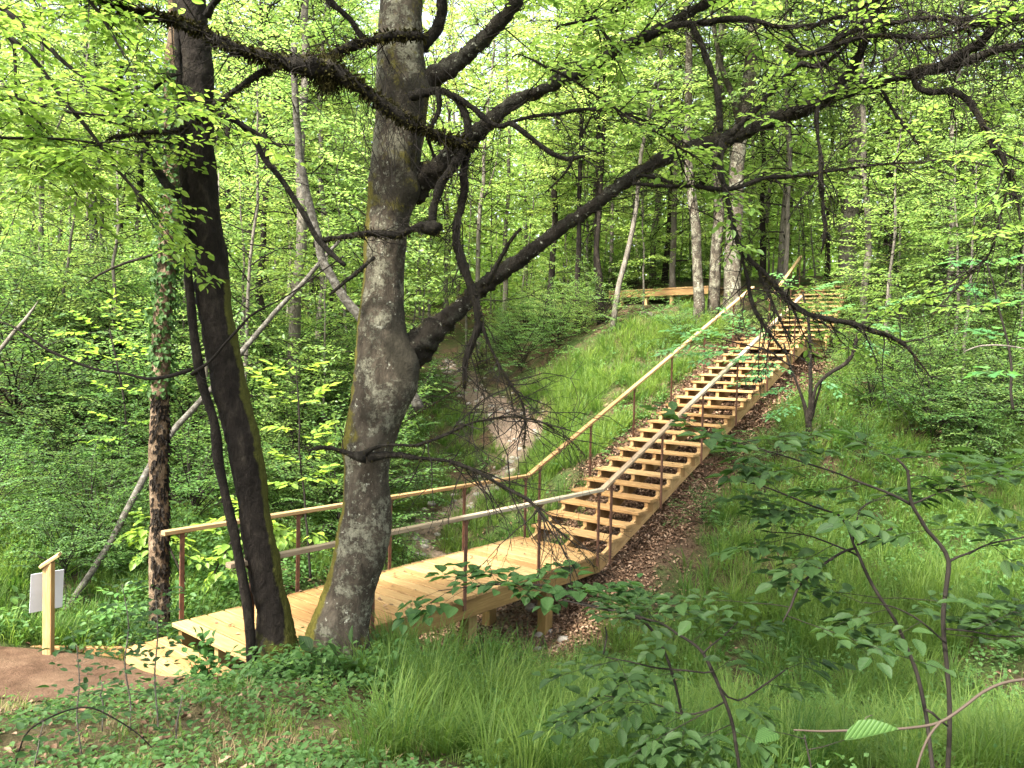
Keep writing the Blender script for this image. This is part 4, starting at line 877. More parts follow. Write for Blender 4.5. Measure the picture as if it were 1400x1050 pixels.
def forest_tree(x, y, r0, height, lean, label, group, mat, rg, tint, zc=3.2, kind='tall', name='tree', forks=0):
    """own trunk + shared leafy crown"""
    z0 = float(H(np.array([x]), np.array([y]))[0]); t = thing(name, label, 'tree', (x, y, z0), group)
    n = 16; zz = np.linspace(-.3, height, n); w = np.cumsum(rg.normal(0, .05*height/12, (n, 2)), 0); w -= w[0]
    pts = np.stack([lean[0]*zz + w[:, 0], lean[1]*zz + w[:, 1], zz], -1); rad = r0*(1-.75*(zz/height).clip(0, 1)) + r0*.35*np.exp(-np.maximum(zz, 0)/.35)
    b = MB(); b.tube(pts + np.array([x, y, z0]), rad, 9, .5, disp=lambda V: (.16*fbm(V.reshape(-1, 3)*3, 3, 4)).reshape(V.shape[:2]))
    for k in range(forks):
        i = int(n*(.25+.5*rg.random())); a = rg.random()*6.28
        q_ = poly(pts[i] + np.array([x, y, z0]), (math.cos(a)*.5, math.sin(a)*.5, .9), height*.35, 8, rg, (0, 0, .1), .12); b.tube(q_, np.linspace(rad[i]*.55, .01, 8), 5, .5)
    b.extra[0] = np.full(len(b.V[0]), .15); b.rnd[0] = np.full(len(b.V[0]), .1)
    b.build('trunk', MAT[mat], t)
    c = pts[int(n*min(.9, zc/height))]
    sc_ = (height-zc)/(10.5 if kind == 'tall' else 5.4)
    crown_obj(kind, int(rg.integers(0, 4)), t, zc, (.85+.25*rg.random(), sc_), rg.random()*6.28, tint, (c[0]*.6+pts[-1][0]*.4, c[1]*.6+pts[-1][1]*.4))
    return t
rg = np.random.default_rng(5)
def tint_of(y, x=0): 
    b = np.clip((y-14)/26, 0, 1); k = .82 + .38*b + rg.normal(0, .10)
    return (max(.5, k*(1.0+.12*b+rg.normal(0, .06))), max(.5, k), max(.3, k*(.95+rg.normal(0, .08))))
def XY(px, Y): p = at(px, 480, Y); return p[0], p[1]
# ---- trunks one can tell apart
NAMED = [
 (127, 26, .14, 15, (-.012, 0), 'bark_pale', 'pale straight trunk of a pair standing far left above the shrubs'),
 (139, 26.6, .08, 14, (-.01, 0), 'bark_pale', 'thinner pale trunk of the pair standing far left above the shrubs'),
 (400, 18, .155, 16, (-.012, 0), 'bark_bg', 'straight grey trunk between the dark leaning tree and the big lichen tree'),
 (433, 22, .10, 15, (0, .01), 'bark_bg', 'slender grey brown trunk just left of the big tree foot'),
 (424, 24, .08, 14, (.01, 0), 'bark_dark', 'slender dark trunk half hidden left of the big lichen tree'),
 (372, 20, .10, 14, (-.03, 0), 'bark_dark', 'dark trunk behind the bright maple leaves'),
 (60, 24, .09, 14, (-.02, 0), 'bark_bg', 'slim grey trunk nearest the left edge in the background'),
 (745, 28, .13, 16, (.02, 0), 'bark_dark', 'dark trunk seen under the long limb above the grassy bank'),
 (788, 26, .10, 14, (-.01, 0), 'bark_dark', 'thin dark trunk rising left of the boardwalk end'),
 (820, 25, .09, 13, (.04, 0), 'bark_dark', 'thin dark stem right beside the boardwalk end'),
 (838, 23.5, .09, 12, (.13, .02), 'bark_bg', 'grey stem leaning right before the boardwalk'),
 (954, 21.3, .15, 15, (-.02, 0), 'bark_grey', 'left trunk of three lichen covered stems beside the upper stairs'),
 (975, 21.6, .17, 16, (.005, 0), 'bark_grey', 'middle trunk of three lichen covered stems beside the upper stairs'),
 (997, 21.0, .24, 17, (.012, 0), 'bark_grey', 'thickest right trunk of three lichen covered stems beside the upper stairs'),
 (1163, 25.5, .30, 18, (-.005, 0), 'bark_bg', 'stout dark trunk standing right of the upper flight of steps'),
 (1062, 26.5, .14, 15, (.01, 0), 'bark_bg', 'brown trunk left of the upper flight of steps'),
 (1200, 27, .08, 12, (.06, 0), 'bark_dark', 'thin dark stem leaning right of the stout upper trunk'),
 (1335, 24, .09, 13, (.02, 0), 'bark_dark', 'slender dark trunk among leaves towards the right edge'),
 (1392, 22, .13, 14, (.0, 0), 'bark_dark', 'dark trunk cut by the right edge of the view'),
 (655, 30, .11, 15, (.01, 0), 'bark_bg', 'grey trunk far up the stream seen beside the dead hanging branch'),
 (690, 33, .12, 15, (-.02, 0), 'bark_bg', 'grey trunk highest up the stream valley'),
 (610, 34, .12, 16, (.0, 0), 'bark_bg', 'pale brown trunk just right of the lichen tree in the distance'),
 (890, 30, .12, 15, (-.01, 0), 'bark_bg', 'grey trunk behind the middle of the boardwalk'),
 (340, 28, .12, 15, (.02, 0), 'bark_bg', 'grey trunk right behind the dark leaning tree'),
 (190, 30, .12, 16, (.01, 0), 'bark_bg', 'grey trunk seen left of the ivy clad stem'),
]
for px, Y, r0, h, lean, m, lab in NAMED:
    x, y = XY(px, Y); forest_tree(x, y, r0, h, lean, lab, None, m, rg, tint_of(Y), zc=3.0+1.6*rg.random() + (1.5 if 940 < px < 1180 else 0), forks=1)
# ---- the rest of the wood: trees and saplings in groups
def blocked(x, y):
    u, v = to_uv(x, y); px = 700+F*x/max(y, .1)
    if 3 < u < 20 and 5.0 < v < 9.5: return True
    if y < 13 and -3.5 < x < 7: return True
    if 560 < px < 1110 and y < 23.5: return True            # open view of bank and stairs
    if stream_d(np.array([x]), np.array([y]))[0] < .7: return True
    if abs(x-(7.06+(y-19.5)*.6)) < 1.4 and 18 < y < 27: return True
    return False
PTS = []
def scatter(n, x0, x1, y0, y1, dmin, cond=None):
    out = []
    for _ in range(n*30):
        if len(out) >= n: break
        y = y0+(y1-y0)*rg.random(); px = x0+(x1-x0)*rg.random(); x = (px-700)/F*y
        if blocked(x, y) or (cond and not cond(x, y)): continue
        if any((x-a)**2+(y-b)**2 < dmin*dmin for a, b in PTS): continue
        PTS.append((x, y)); out.append((x, y))
    return out
def regional(px): return 0 if px < 560 else (1 if px < 1000 else 2)
TG = ['leafy trees in the wood left of the lichen tree', 'leafy trees in the wood above the stream', 'leafy trees in the wood right of the stairs']
TL = ['slender leafy tree deep in the green wood left of the lichen tree', 'slender leafy tree deep in the wood up the stream valley', 'slender leafy tree in the dense wood right of the long stairs']
for x0, x1, n in ((-60, 560, 20), (560, 1000, 13), (1000, 1460, 16)):
    for x, y in scatter(n, x0, x1, 25 if x0 < 1000 else 21, 46, 2.0):
        k = regional(700+F*x/y); forest_tree(x, y, .07+.06*rg.random(), 13+5*rg.random(), (rg.normal(0, .03), rg.normal(0, .02)), TL[k], TG[k], ['bark_bg', 'bark_dark', 'bark_bg'][int(rg.integers(0, 3))], rg, tint_of(y+8), zc=.8+1.6*rg.random())
SG = ['saplings on the slope left of the bridge', 'saplings at the head of the grassy bank', 'saplings on the slope right of the stairs']
SL = ['young thin sapling with layered bright leaves on the slope left of the bridge', 'young thin sapling with layered leaves at the head of the grassy bank', 'young thin sapling with layered leaves on the slope right of the stairs']
for x0, x1, y0, y1, n in ((-60, 540, 14, 30, 26), (-60, 600, 28, 42, 22), (560, 1000, 24, 34, 16), (560, 1060, 33, 44, 20), (1080, 1480, 16.5, 30, 20), (1000, 1480, 28, 42, 16)):
    for x, y in scatter(n, x0, x1, y0, y1, 1.35):
        k = regional(700+F*x/y); forest_tree(x, y, .03+.025*rg.random(), 5.0+3.0*rg.random() + (2.5 if y > 28 else 0), (rg.normal(0, .06), rg.normal(0, .04)), SL[k], SG[k], 'bark_bg', rg, tint_of(y+4), zc=.5+.6*rg.random(), kind='sapling', name='sapling')
HG = ['shrubs covering the shady slope on the left', 'shrubs around the boardwalk and bank head', 'shrubs on the slope right of the stairs']
HL = ['dense leafy shrub on the shady slope behind the path and bridge', 'leafy shrub growing at the head of the grassy bank', 'leafy shrub on the slope right of the stairs']
def shrub(x, y, s, label, group, tint, mat=None, name='shrub', kind='shrub'):
    z = float(H(np.array([x]), np.array([y]))[0]); t = thing(name, label, 'shrub', (x, y, z-.05), group)
    crown_obj(kind, int(rg.integers(0, 4)), t, 0, s, rg.random()*6.28, tint, (0, 0), mat); return t
for x0, x1, y0, y1, n, smin in ((-60, 520, 11.5, 24, 74, .8), (-60, 150, 10, 14, 8, .6), (590, 830, 24, 31, 12, .6), (830, 1000, 27.5, 32, 8, .6), (1120, 1480, 15.5, 27, 46, .55)):
    for x, y in scatter(n, x0, x1, y0, y1, .85):
        k = regional(700+F*x/y); s = smin + .55*rg.random()
        if y < 13.5: s *= .7
        shrub(x, y, (s*1.15, s), HL[k], HG[k], tint_of(y-2), 'leaf_mid' if rg.random() < .65 else None)
# ---- the far wood that closes the view
fw = MB(); n = 165000
Yf = 44+40*rg.random(n)**1.0; Xf = (rg.random(n)*2-1)*(Yf*.82+5)
gz = np.interp(Yf, [40, 60, 90], [6.2, 8.5, 12])
cl = fbm(np.stack([Xf*.22, Yf*.22, 0*Xf], -1), 3, 31)
top = 15 + 5*cl + 2.5*fbm(np.stack([Xf*.9, Yf*.9, 0*Xf], -1), 2, 7)
Zf = gz - .5 + top*rg.random(n)**1.05
keep = fbm(np.stack([Xf*.45, Yf*.45, Zf*.6], -1), 3, 77) > -.16
P = np.stack([Xf, Yf, Zf], -1)[keep]; m_ = len(P)
fw.leaves(P, np.stack([rg.normal(0, 1, m_), rg.normal(0, 1, m_), rg.normal(-.3, .4, m_)], -1), np.stack([rg.normal(0, .7, m_), rg.normal(0, .7, m_), np.ones(m_)], -1), .30+.25*rg.random(m_), .20+.15*rg.random(m_), rg)
for k in range(70):
    y = 42+40*rg.random(); x = (rg.random()*2-1)*y*.75; z = float(np.interp(y, [40, 60, 90], [5.8, 8.2, 11.5])); hh = 12+7*rg.random()
    fw.tube(np.array([[x, y, z-1], [x+rg.normal(0, .3), y, z+hh*.5], [x+rg.normal(0, .6), y, z+hh]]), [.16, .12, .04], 5, .5, 1)
n = 60000; y = 37+24*rg.random(n); x = (rg.random(n)*2-1)*y*.8; gz = H(x, y); zz = gz + 6.5*rg.random(n)**1.3*(1+.6*fbm(np.stack([x*.3, y*.3, 0*x], -1), 2, 9)); kk_ = fbm(np.stack([x*.5, y*.5, zz*.7], -1), 3, 71) > -.12
P = np.stack([x, y, zz], -1)[kk_]; m_ = len(P)
fw.leaves(P, np.stack([rg.normal(0, 1, m_), rg.normal(0, 1, m_), rg.normal(-.3, .4, m_)], -1), np.stack([rg.normal(0, .7, m_), rg.normal(0, .7, m_), np.ones(m_)], -1), .20+.2*rg.random(m_), .14+.12*rg.random(m_), rg)
o = fw.build('far_woodland', [MAT['leaf'], MAT['bark_bg']]); setp(o, 'distant mass of bright green woodland closing the view', 'woodland', None, 'stuff'); o.color = (1.35, 1.25, 1.1, 1)

# ================================================================== GRASS, LITTER, LOW PLANTS
rg = np.random.default_rng(21)
def blades(mb, P, az, h, arch, w, rnd):
    n = len(P); D = np.stack([np.cos(az), np.sin(az), 0*az], -1); S = np.stack([-np.sin(az), np.cos(az), 0*az], -1)
    rows = []
    for t, wk in ((0, .7), (.4, 1.0), (.75, .75)):
        c = P + D*(h*arch*t*t)[:, None] + ZA*(h*(t-.42*arch*t*t))[:, None]; rows += [c - S*(w*wk/2)[:, None], c + S*(w*wk/2)[:, None]]
    t = 1.0; rows.append(P + D*(h*arch)[:, None] + ZA*(h*(1-.52*arch))[:, None])
    V = np.stack(rows, 1).reshape(-1, 3); b = (np.arange(n)*7)[:, None]
    q = np.concatenate([b+np.array([[0, 1, 3, 2]]), b+np.array([[2, 3, 5, 4]])]); t3 = b+np.array([[4, 5, 6]])
    mb.add(V, [q, t3], np.repeat(rnd, 7))
def under_deck(x, y, pad=0.0):
    u, v = to_uv(x, y); return (u > 3.3) & (u < 19.5) & (v > VN-pad) & (v < VF+pad)
gm = MB()
def tussocks(n, x0, x1, y0, y1, hmin, hmax, per, cond, w=.0055, rad=.07, tone=0.0, clmin=-.22):
    x = x0+(x1-x0)*rg.random(n); y = y0+(y1-y0)*rg.random(n)
    cl = fbm(np.stack([x*.9, y*.9, 0*x], -1), 3, 41)
    ok = ~under_deck(x, y, .12) & (on_path(x, y) < .2) & cond(x, y) & (cl > clmin) & ((x-bt.location.x)**2+(y-bt.location.y)**2 > .16)
    x, y, cl = x[ok], y[ok], cl[ok]; m = len(x)
    k = np.repeat(np.arange(m), per); N = len(k)
    s_ = (hmin+(hmax-hmin)*rg.random(m))*(1+.35*cl)
    az = rg.random(N)*6.283; r = rad*np.sqrt(rg.random(N))*(.6+s_[k])
    bx = x[k]+np.cos(az)*r; by = y[k]+np.sin(az)*r
    P = np.stack([bx, by, np.repeat(H(x, y), per)-.03], -1)
    lean = (rg.normal(0, .5, m))[k]; dirb = rg.random(m)[k]*6.283
    az = az + rg.normal(0, .5, N)
    h = s_[k]*(.45+.65*rg.random(N)); arch = np.clip(.25+.75*rg.random(N)**1.2, 0, 1.05)
    tn = np.clip((rg.random(m)*.75 + .45*cl)[k] + rg.random(N)*.4 + tone - .08, 0, 1)
    blades(gm, P, az, h, arch, w*(.7+.7*rg.random(N)), tn)
nolit = lambda x, y: litter_mask(x, y) < .45
tussocks(1350, -1.3, 6.5, 4.4, 11, .34, .74, 46, lambda x, y: nolit(x, y) & (x > -1.0-.2*(y-5)) & (stream_d(x, y) > -.2), .006)
tussocks(700, -7.5, -3.6, 7.9, 11, .25, .5, 28, lambda x, y: to_uv(x, y)[1] > 8.2, .007, .07, 0.0, -1)
tussocks(1500, 3.0, 12, 9.5, 17, .35, .72, 30, lambda x, y: nolit(x, y) & (to_uv(x, y)[1] < 5.7), .007, .08, .05, -.6)
tussocks(2600, 2.5, 15, 9.5, 22, .34, .66, 26, lambda x, y: nolit(x, y) & (to_uv(x, y)[1] < 5.9) & (rg.random(x.shape) < np.where(y > 15, .7, 1)), .008)
tussocks(1800, .3, 6, 13.5, 23.2, .42, .78, 26, lambda x, y: (to_uv(x, y)[1] > 8.7) & nolit(x, y) & (stream_d(x, y) > .05), .010, tone=.12)
tussocks(2300, -6.5, 1.6, 8.6, 23, .30, .60, 28, lambda x, y: (to_uv(x, y)[1] > 8.1) & (stream_d(x, y) > -.30), .008)
tussocks(1100, -9.5, -3.2, 7.86, 12, .30, .58, 30, lambda x, y: to_uv(x, y)[1] > 8.1, .007)
tussocks(520, -7, .2, 3.2, 6.7, .10, .26, 22, lambda x, y: rg.random(x.shape) < .8, .004, .06, .1)
o = gm.build('grass', MAT['grass']); setp(o, 'long arching green woodland grass growing on the banks and gully', 'grass', None, 'stuff')
# straw-dry blades
gm = MB(); tussocks(900, -7, 0, 3.2, 7.0, .05, .16, 24, lambda x, y: x < -.6, .004, .12); tussocks(500, 3, 12, 11, 19, .2, .36, 12, nolit, .006)
k_ = NT('straw'); MAT['straw'] = k_.done(k_.princ(k_.mix(k_.attr('rnd'), (.10, .075, .03), (.27, .21, .105)), .8, .2))
o = gm.build('dry_grass', MAT['straw']); setp(o, 'dry straw coloured grass lying along the path verge', 'dry grass', None, 'stuff')
lt = MB(); n = 110000
x = -7+17*rg.random(n); y = 3.5+18*rg.random(n); n2_ = 110000; uu = 5+15*rg.random(n2_); v2 = 4.8+5.2*rg.random(n2_)
x = np.concatenate([x, uu*DX-v2*DY]); y = np.concatenate([y, uu*DY+v2*DX]); n = len(x); wgt = np.maximum(litter_mask(x, y), .22*straw_mask(x, y)*(on_path(x, y) < .1))
wgt = np.maximum(wgt*(.75+.9*fbm(np.stack([x*1.5, y*1.5, 0*x], -1), 3, 12)).clip(.15, 1), .05); k = (rg.random(n) < wgt) & (on_path(x, y) < .6); x, y = x[k], y[k]; m_ = len(x); az = rg.random(m_)*6.28
lt.leaves(np.stack([x, y, H(x, y)+.008+.03*rg.random(m_)], -1), np.stack([np.cos(az), np.sin(az), rg.normal(0, .25, m_)], -1), np.stack([rg.normal(0, .35, m_), rg.normal(0, .35, m_), np.ones(m_)], -1), .03+.055*rg.random(m_)**1.5, .022+.025*rg.random(m_), rg, fold=.35, curl=.25)
m_ = 70; uu = U0+(U1-U0)*rg.random(m_); v2 = VN+(VF-VN)*rg.random(m_); az = rg.random(m_)*6.28
kt = rg.integers(0, NT_, 46); ut = SU+RUN*kt+.28*rg.random(46); vt = VN+.1+(VF-VN-.2)*rg.random(46); az = np.concatenate([az, rg.random(46)*6.28])
Pd = np.concatenate([np.stack([uu*DX-v2*DY, uu*DY+v2*DX, np.full(m_, .006)], -1), np.stack([ut*DX-vt*DY, ut*DY+vt*DX, RISE*(kt+1)+.006], -1)]); m_ = len(Pd)
lt.leaves(Pd, np.stack([np.cos(az), np.sin(az), rg.normal(.05, .12, m_)], -1), np.stack([rg.normal(0, .15, m_), rg.normal(0, .15, m_), np.ones(m_)], -1), .03+.045*rg.random(m_), .025+.02*rg.random(m_), rg, fold=.3, curl=-.1)
o = lt.build('leaf_litter', MAT['dead_leaf']); setp(o, 'brown fallen leaves strewn over the bank under the stairs', 'fallen leaves', None, 'stuff')
def ground_cover():
    mb = MB()
    def patch(n, x0, x1, y0, y1, cond, hmax, L, per=8):
        x = x0+(x1-x0)*rg.random(n); y = y0+(y1-y0)*rg.random(n); cl = fbm(np.stack([x*.8, y*.8, 0*x], -1), 3, 55)
        ok = cond(x, y) & ~under_deck(x, y, .1) & (on_path(x, y) < .3) & (cl > -.2); x, y = x[ok], y[ok]; m = len(x)
        k = np.repeat(np.arange(m), per); N = len(k); az = rg.random(N)*6.28; h = (hmax*(.2+.8*rg.random(m)))[k]*(.3+.7*rg.random(N)); r = .02+.10*rg.random(N)*(.5+h/hmax)
        P = np.stack([x[k]+np.cos(az)*r, y[k]+np.sin(az)*r, H(x, y)[k]+h], -1); Ls = (L*(.6+.7*rg.random(m)))[k]
        mb.leaves(P, np.stack([np.cos(az), np.sin(az), rg.normal(-.1, .3, N)], -1), np.stack([rg.normal(0, .35, N), rg.normal(0, .35, N), np.ones(N)], -1), Ls, Ls*.6, rg)
    patch(4800, -9.5, -3, 7.9, 14, lambda x, y: to_uv(x, y)[1] > 8.1, .4, .07)
    patch(5200, -7, 2, 3.2, 6.9, lambda x, y: rg.random(x.shape) < .75, .14, .045)
    patch(700, -2.6, .6, 6.2, 7.6, lambda x, y: x == x, .28, .06)
    patch(1500, -.4, 7, 4.5, 10.5, nolit, .35, .06)
    patch(4200, 3.2, 15, 10.5, 23, lambda x, y: (to_uv(x, y)[1] < 6.0) & (rg.random(x.shape) < np.where(nolit(x, y), 1, .25)), .45, .075)
    patch(2400, -6, 5.5, 10, 24, lambda x, y: (to_uv(x, y)[1] > 8.3) & (stream_d(x, y) > .1), .4, .075)
    o = mb.build('ground_cover', MAT['leaf_mid']); setp(o, 'low broad leaved herbs covering the woodland floor', 'ground cover', None, 'stuff')
ground_cover()
sm = MB()
for k in range(260):
    i = int(rg.random()*len(STREAM)); p = STREAM[i]; x = p[0]+rg.normal(0, p[3]*.5); y = p[1]+rg.normal(0, .2); r = .03+.09*rg.random()**2; z = float(H(np.array([x]), np.array([y]))[0])
    a = np.linspace(0, math.pi, 5); pts = np.stack([0*a, 0*a, -np.cos(a)*r*.6], -1)+[x, y, z]; sm.tube(pts, np.sin(a)*r+.002, 7, rg.random(), disp=lambda V: (.35*fbm(V.reshape(-1, 3)*9, 2, 3)).reshape(V.shape[:2]))
o = sm.build('stones', MAT['stone']); setp(o, 'small pale stones lying in the muddy stream bed', 'stones', None, 'stuff')

# ================================================================== PLANTS ONE CAN TELL APART
def stemmy(name, label, cat, stems, sprays, mat_leaf, leafL, Y, group=None, extra=0, lobed=False, hi=True, step=.05, asp=.6, spacing=.05, flat=.25, bark='bark_twig', wig=.015, tint=None, sub=6, droop=.1):
    """stems: (outline, depth0, depth1); sprays: (from px, py, to px, py, depth0, depth1)"""
    q0 = trace(stems[0][0], stems[0][1], stems[0][2], step); t = thing(name, label, cat, tuple(q0[0, :3]), group)
    w = MB(); l = MB()
    for i, (pl, a, b) in enumerate(stems):
        qq = trace(pl, a, b, step, wig, 3+i); qq[:, 3] *= .62; w.tube(qq[:, :3], qq[:, 3], 8, .5, disp=lambda V: (.15*fbm(V.reshape(-1, 3)*20, 3, 2)).reshape(V.shape[:2]))
    for (x0, y0, x1, y1, a, b) in sprays:
        p = at(x0, y0, a); e = at(x1, y1, b); d = e-p; L = np.linalg.norm(d)
        spray(w, l, p, d, L*1.05, max(.0018, .0055*L), rg, leafL, sub, spacing, .5, 0, 0, hi, lobed, 5, (0, 0, -.12/max(L, .4)), .05, flat, asp, 1.0, droop)
    for _ in range(extra):
        qq = trace(*stems[int(rng.random()*len(stems))], step); i = min(len(qq)-2, max(1, int(len(qq)*(.4+.6*rng.random())))); a_ = rng.random()*6.283
        if np.linalg.norm(qq[i, :3]-qq[0, :3]) < .5: continue
        spray(w, l, qq[i, :3], (math.cos(a_), math.sin(a_), rng.normal(.05, .12)), .3+.4*rng.random(), .0025, rng, leafL*.9, sub, spacing, .5, 0, 0, hi, lobed, 4, (0, 0, -.1), .05, flat, asp, 1.0, droop)
    w.build('stem', MAT[bark], t); o = l.build('leaves', MAT[mat_leaf], t)
    if tint: o.color = (*tint, 1)
    return t
# bright maples behind the rail
stemmy('maple_sapling', 'bright yellow green maple sapling behind the rail at the start of the bridge', 'sapling', [([(262, 850, 3), (250, 790, 2.5), (225, 735, 2), (205, 700, 1.5)], 9.6, 9.8), ([(262, 850, 3), (290, 790, 2), (320, 735, 2), (345, 700, 1)], 9.6, 10)],
  [(215, 715, 160, 735, 9.8, 9.7), (225, 735, 185, 765, 9.7, 9.5), (235, 755, 195, 720, 9.7, 10), (205, 700, 185, 745, 9.8, 9.6), (225, 730, 262, 745, 9.8, 9.8), (215, 715, 190, 690, 9.8, 9.9), (320, 735, 270, 715, 10, 10), (320, 735, 300, 765, 9.9, 9.6), (300, 770, 330, 790, 9.8, 9.6), (345, 700, 290, 705, 10, 10.2), (345, 700, 320, 680, 10, 10.2), (335, 715, 390, 720, 10, 10), (335, 720, 365, 760, 10, 9.8), (300, 770, 280, 800, 9.8, 9.7), (345, 700, 400, 735, 10, 9.9)], 'leaf_maple', .13, 10, None, True, spacing=.065, flat=.2, sub=8, tint=(1.15, 1.15, 1.1))
stemmy('maple_sapling', 'bright yellow green maple seen between the dark leaning tree and the lichen tree', 'sapling', [([(425, 790, 3), (420, 720, 2.5), (412, 640, 2), (408, 560, 2), (405, 505, 1)], 10.8, 11)],
  [(410, 570, 360, 505, 11, 11), (408, 560, 450, 520, 11, 11), (412, 640, 445, 600, 11, 11), (412, 640, 375, 620, 11, 10.7), (406, 520, 380, 490, 11, 11.2), (406, 510, 440, 490, 11, 11.2), (415, 660, 450, 635, 11, 10.8), (415, 660, 370, 660, 11, 11), (418, 720, 450, 745, 10.9, 10.7), (418, 720, 385, 740, 10.9, 10.7), (412, 620, 455, 570, 11, 11.2), (409, 590, 370, 575, 11, 11.2)], 'leaf_maple', .14, 11, None, True, spacing=.07, flat=.2, sub=8, tint=(1.15, 1.15, 1.1))
stemmy('maple_sapling', 'bright maple sapling spreading left of the ivy clad stem', 'sapling', [([(180, 720, 3), (178, 650, 2.5), (172, 580, 2), (165, 520, 2), (150, 450, 1.5)], 12.5, 12.8)],
  [(172, 580, 125, 560, 12.5, 12.3), (172, 585, 210, 560, 12.5, 12.3), (168, 540, 130, 520, 12.5, 12.3), (168, 540, 205, 530, 12.6, 12.3), (160, 500, 110, 470, 12.7, 12.5), (160, 500, 200, 480, 12.7, 12.5), (150, 455, 100, 430, 12.8, 12.7), (150, 455, 190, 425, 12.8, 12.7), (175, 620, 120, 605, 12.5, 12.2), (175, 600, 140, 590, 12.5, 12), (152, 460, 80, 450, 12.8, 12.5), (155, 480, 60, 500, 12.7, 12.3), (150, 450, 150, 400, 12.8, 12.9)], 'leaf_maple', .12, 12, None, True, spacing=.075, flat=.2, tint=(.9, 1.0, .9), sub=8)
stemmy('maple_seedling', 'small pale green maple seedling beside the path edging board', 'seedling', [([(150, 880, 2), (155, 850, 1.8), (160, 820, 1.5), (158, 805, 1)], 8.3, 8.4)],
  [(158, 810, 135, 805, 8.3, 8.2), (158, 810, 185, 800, 8.3, 8.2), (158, 815, 150, 830, 8.3, 8.0), (156, 830, 140, 838, 8.3, 8.1), (158, 825, 180, 830, 8.3, 8.1), (160, 812, 172, 800, 8.35, 8.4)], 'leaf_maple', .10, 8, None, True, spacing=.05, flat=.2, tint=(.62, .85, 1.2), sub=3)
# hazels at the lower right
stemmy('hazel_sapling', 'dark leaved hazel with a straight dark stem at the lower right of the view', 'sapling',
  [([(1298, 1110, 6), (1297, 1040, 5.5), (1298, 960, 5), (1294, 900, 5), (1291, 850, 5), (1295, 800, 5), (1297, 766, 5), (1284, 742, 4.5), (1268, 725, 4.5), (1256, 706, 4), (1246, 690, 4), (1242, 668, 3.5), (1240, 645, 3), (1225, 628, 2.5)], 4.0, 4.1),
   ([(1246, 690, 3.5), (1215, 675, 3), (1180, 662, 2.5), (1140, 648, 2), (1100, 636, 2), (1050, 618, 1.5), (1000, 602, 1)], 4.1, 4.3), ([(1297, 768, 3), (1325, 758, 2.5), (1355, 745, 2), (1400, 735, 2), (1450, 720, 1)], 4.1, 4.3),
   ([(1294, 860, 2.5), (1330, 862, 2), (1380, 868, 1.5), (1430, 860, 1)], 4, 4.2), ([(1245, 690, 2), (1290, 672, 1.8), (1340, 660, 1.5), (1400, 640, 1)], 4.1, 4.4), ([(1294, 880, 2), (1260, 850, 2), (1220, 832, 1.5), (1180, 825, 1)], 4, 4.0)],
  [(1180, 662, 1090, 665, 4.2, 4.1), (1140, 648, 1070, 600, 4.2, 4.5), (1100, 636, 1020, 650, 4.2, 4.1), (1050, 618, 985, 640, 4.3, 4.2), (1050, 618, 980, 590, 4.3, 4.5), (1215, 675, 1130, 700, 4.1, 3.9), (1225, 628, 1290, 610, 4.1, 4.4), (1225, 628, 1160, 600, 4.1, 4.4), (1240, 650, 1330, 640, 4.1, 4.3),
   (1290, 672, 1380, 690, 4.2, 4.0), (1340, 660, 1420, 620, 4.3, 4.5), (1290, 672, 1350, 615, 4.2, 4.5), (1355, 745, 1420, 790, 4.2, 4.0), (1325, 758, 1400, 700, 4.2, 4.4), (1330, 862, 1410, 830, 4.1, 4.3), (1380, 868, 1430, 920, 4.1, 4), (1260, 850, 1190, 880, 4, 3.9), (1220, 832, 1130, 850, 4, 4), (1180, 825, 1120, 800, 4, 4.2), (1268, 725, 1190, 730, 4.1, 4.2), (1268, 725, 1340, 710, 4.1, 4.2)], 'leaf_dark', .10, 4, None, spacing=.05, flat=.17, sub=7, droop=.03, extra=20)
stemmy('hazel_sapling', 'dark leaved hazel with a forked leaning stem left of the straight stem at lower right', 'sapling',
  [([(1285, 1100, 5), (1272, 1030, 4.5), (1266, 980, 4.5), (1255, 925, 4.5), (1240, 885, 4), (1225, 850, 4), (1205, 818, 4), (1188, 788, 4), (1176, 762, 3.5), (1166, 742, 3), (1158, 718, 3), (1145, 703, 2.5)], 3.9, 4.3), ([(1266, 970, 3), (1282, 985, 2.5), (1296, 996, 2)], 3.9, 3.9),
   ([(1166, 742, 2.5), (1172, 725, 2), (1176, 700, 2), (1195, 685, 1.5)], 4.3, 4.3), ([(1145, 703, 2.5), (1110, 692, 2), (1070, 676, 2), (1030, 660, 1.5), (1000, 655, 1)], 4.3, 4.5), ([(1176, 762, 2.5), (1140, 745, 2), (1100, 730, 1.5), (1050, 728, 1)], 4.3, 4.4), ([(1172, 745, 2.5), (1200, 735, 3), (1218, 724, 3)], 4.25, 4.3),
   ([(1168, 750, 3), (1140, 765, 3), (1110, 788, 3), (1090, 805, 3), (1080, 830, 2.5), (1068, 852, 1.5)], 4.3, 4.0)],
  [(1110, 692, 1030, 705, 4.3, 4.2), (1070, 676, 1000, 690, 4.4, 4.3), (1070, 676, 1030, 640, 4.4, 4.6), (1100, 730, 1010, 745, 4.4, 4.2), (1140, 745, 1060, 770, 4.3, 4.1), (1195, 685, 1250, 670, 4.3, 4.5), (1100, 730, 1040, 700, 4.4, 4.6), (1140, 765, 1050, 800, 4.2, 4.1), (1225, 850, 1150, 870, 4.1, 4.0)], 'leaf_dark', .10, 4, None, spacing=.05, flat=.17, sub=7, droop=.03, extra=20)
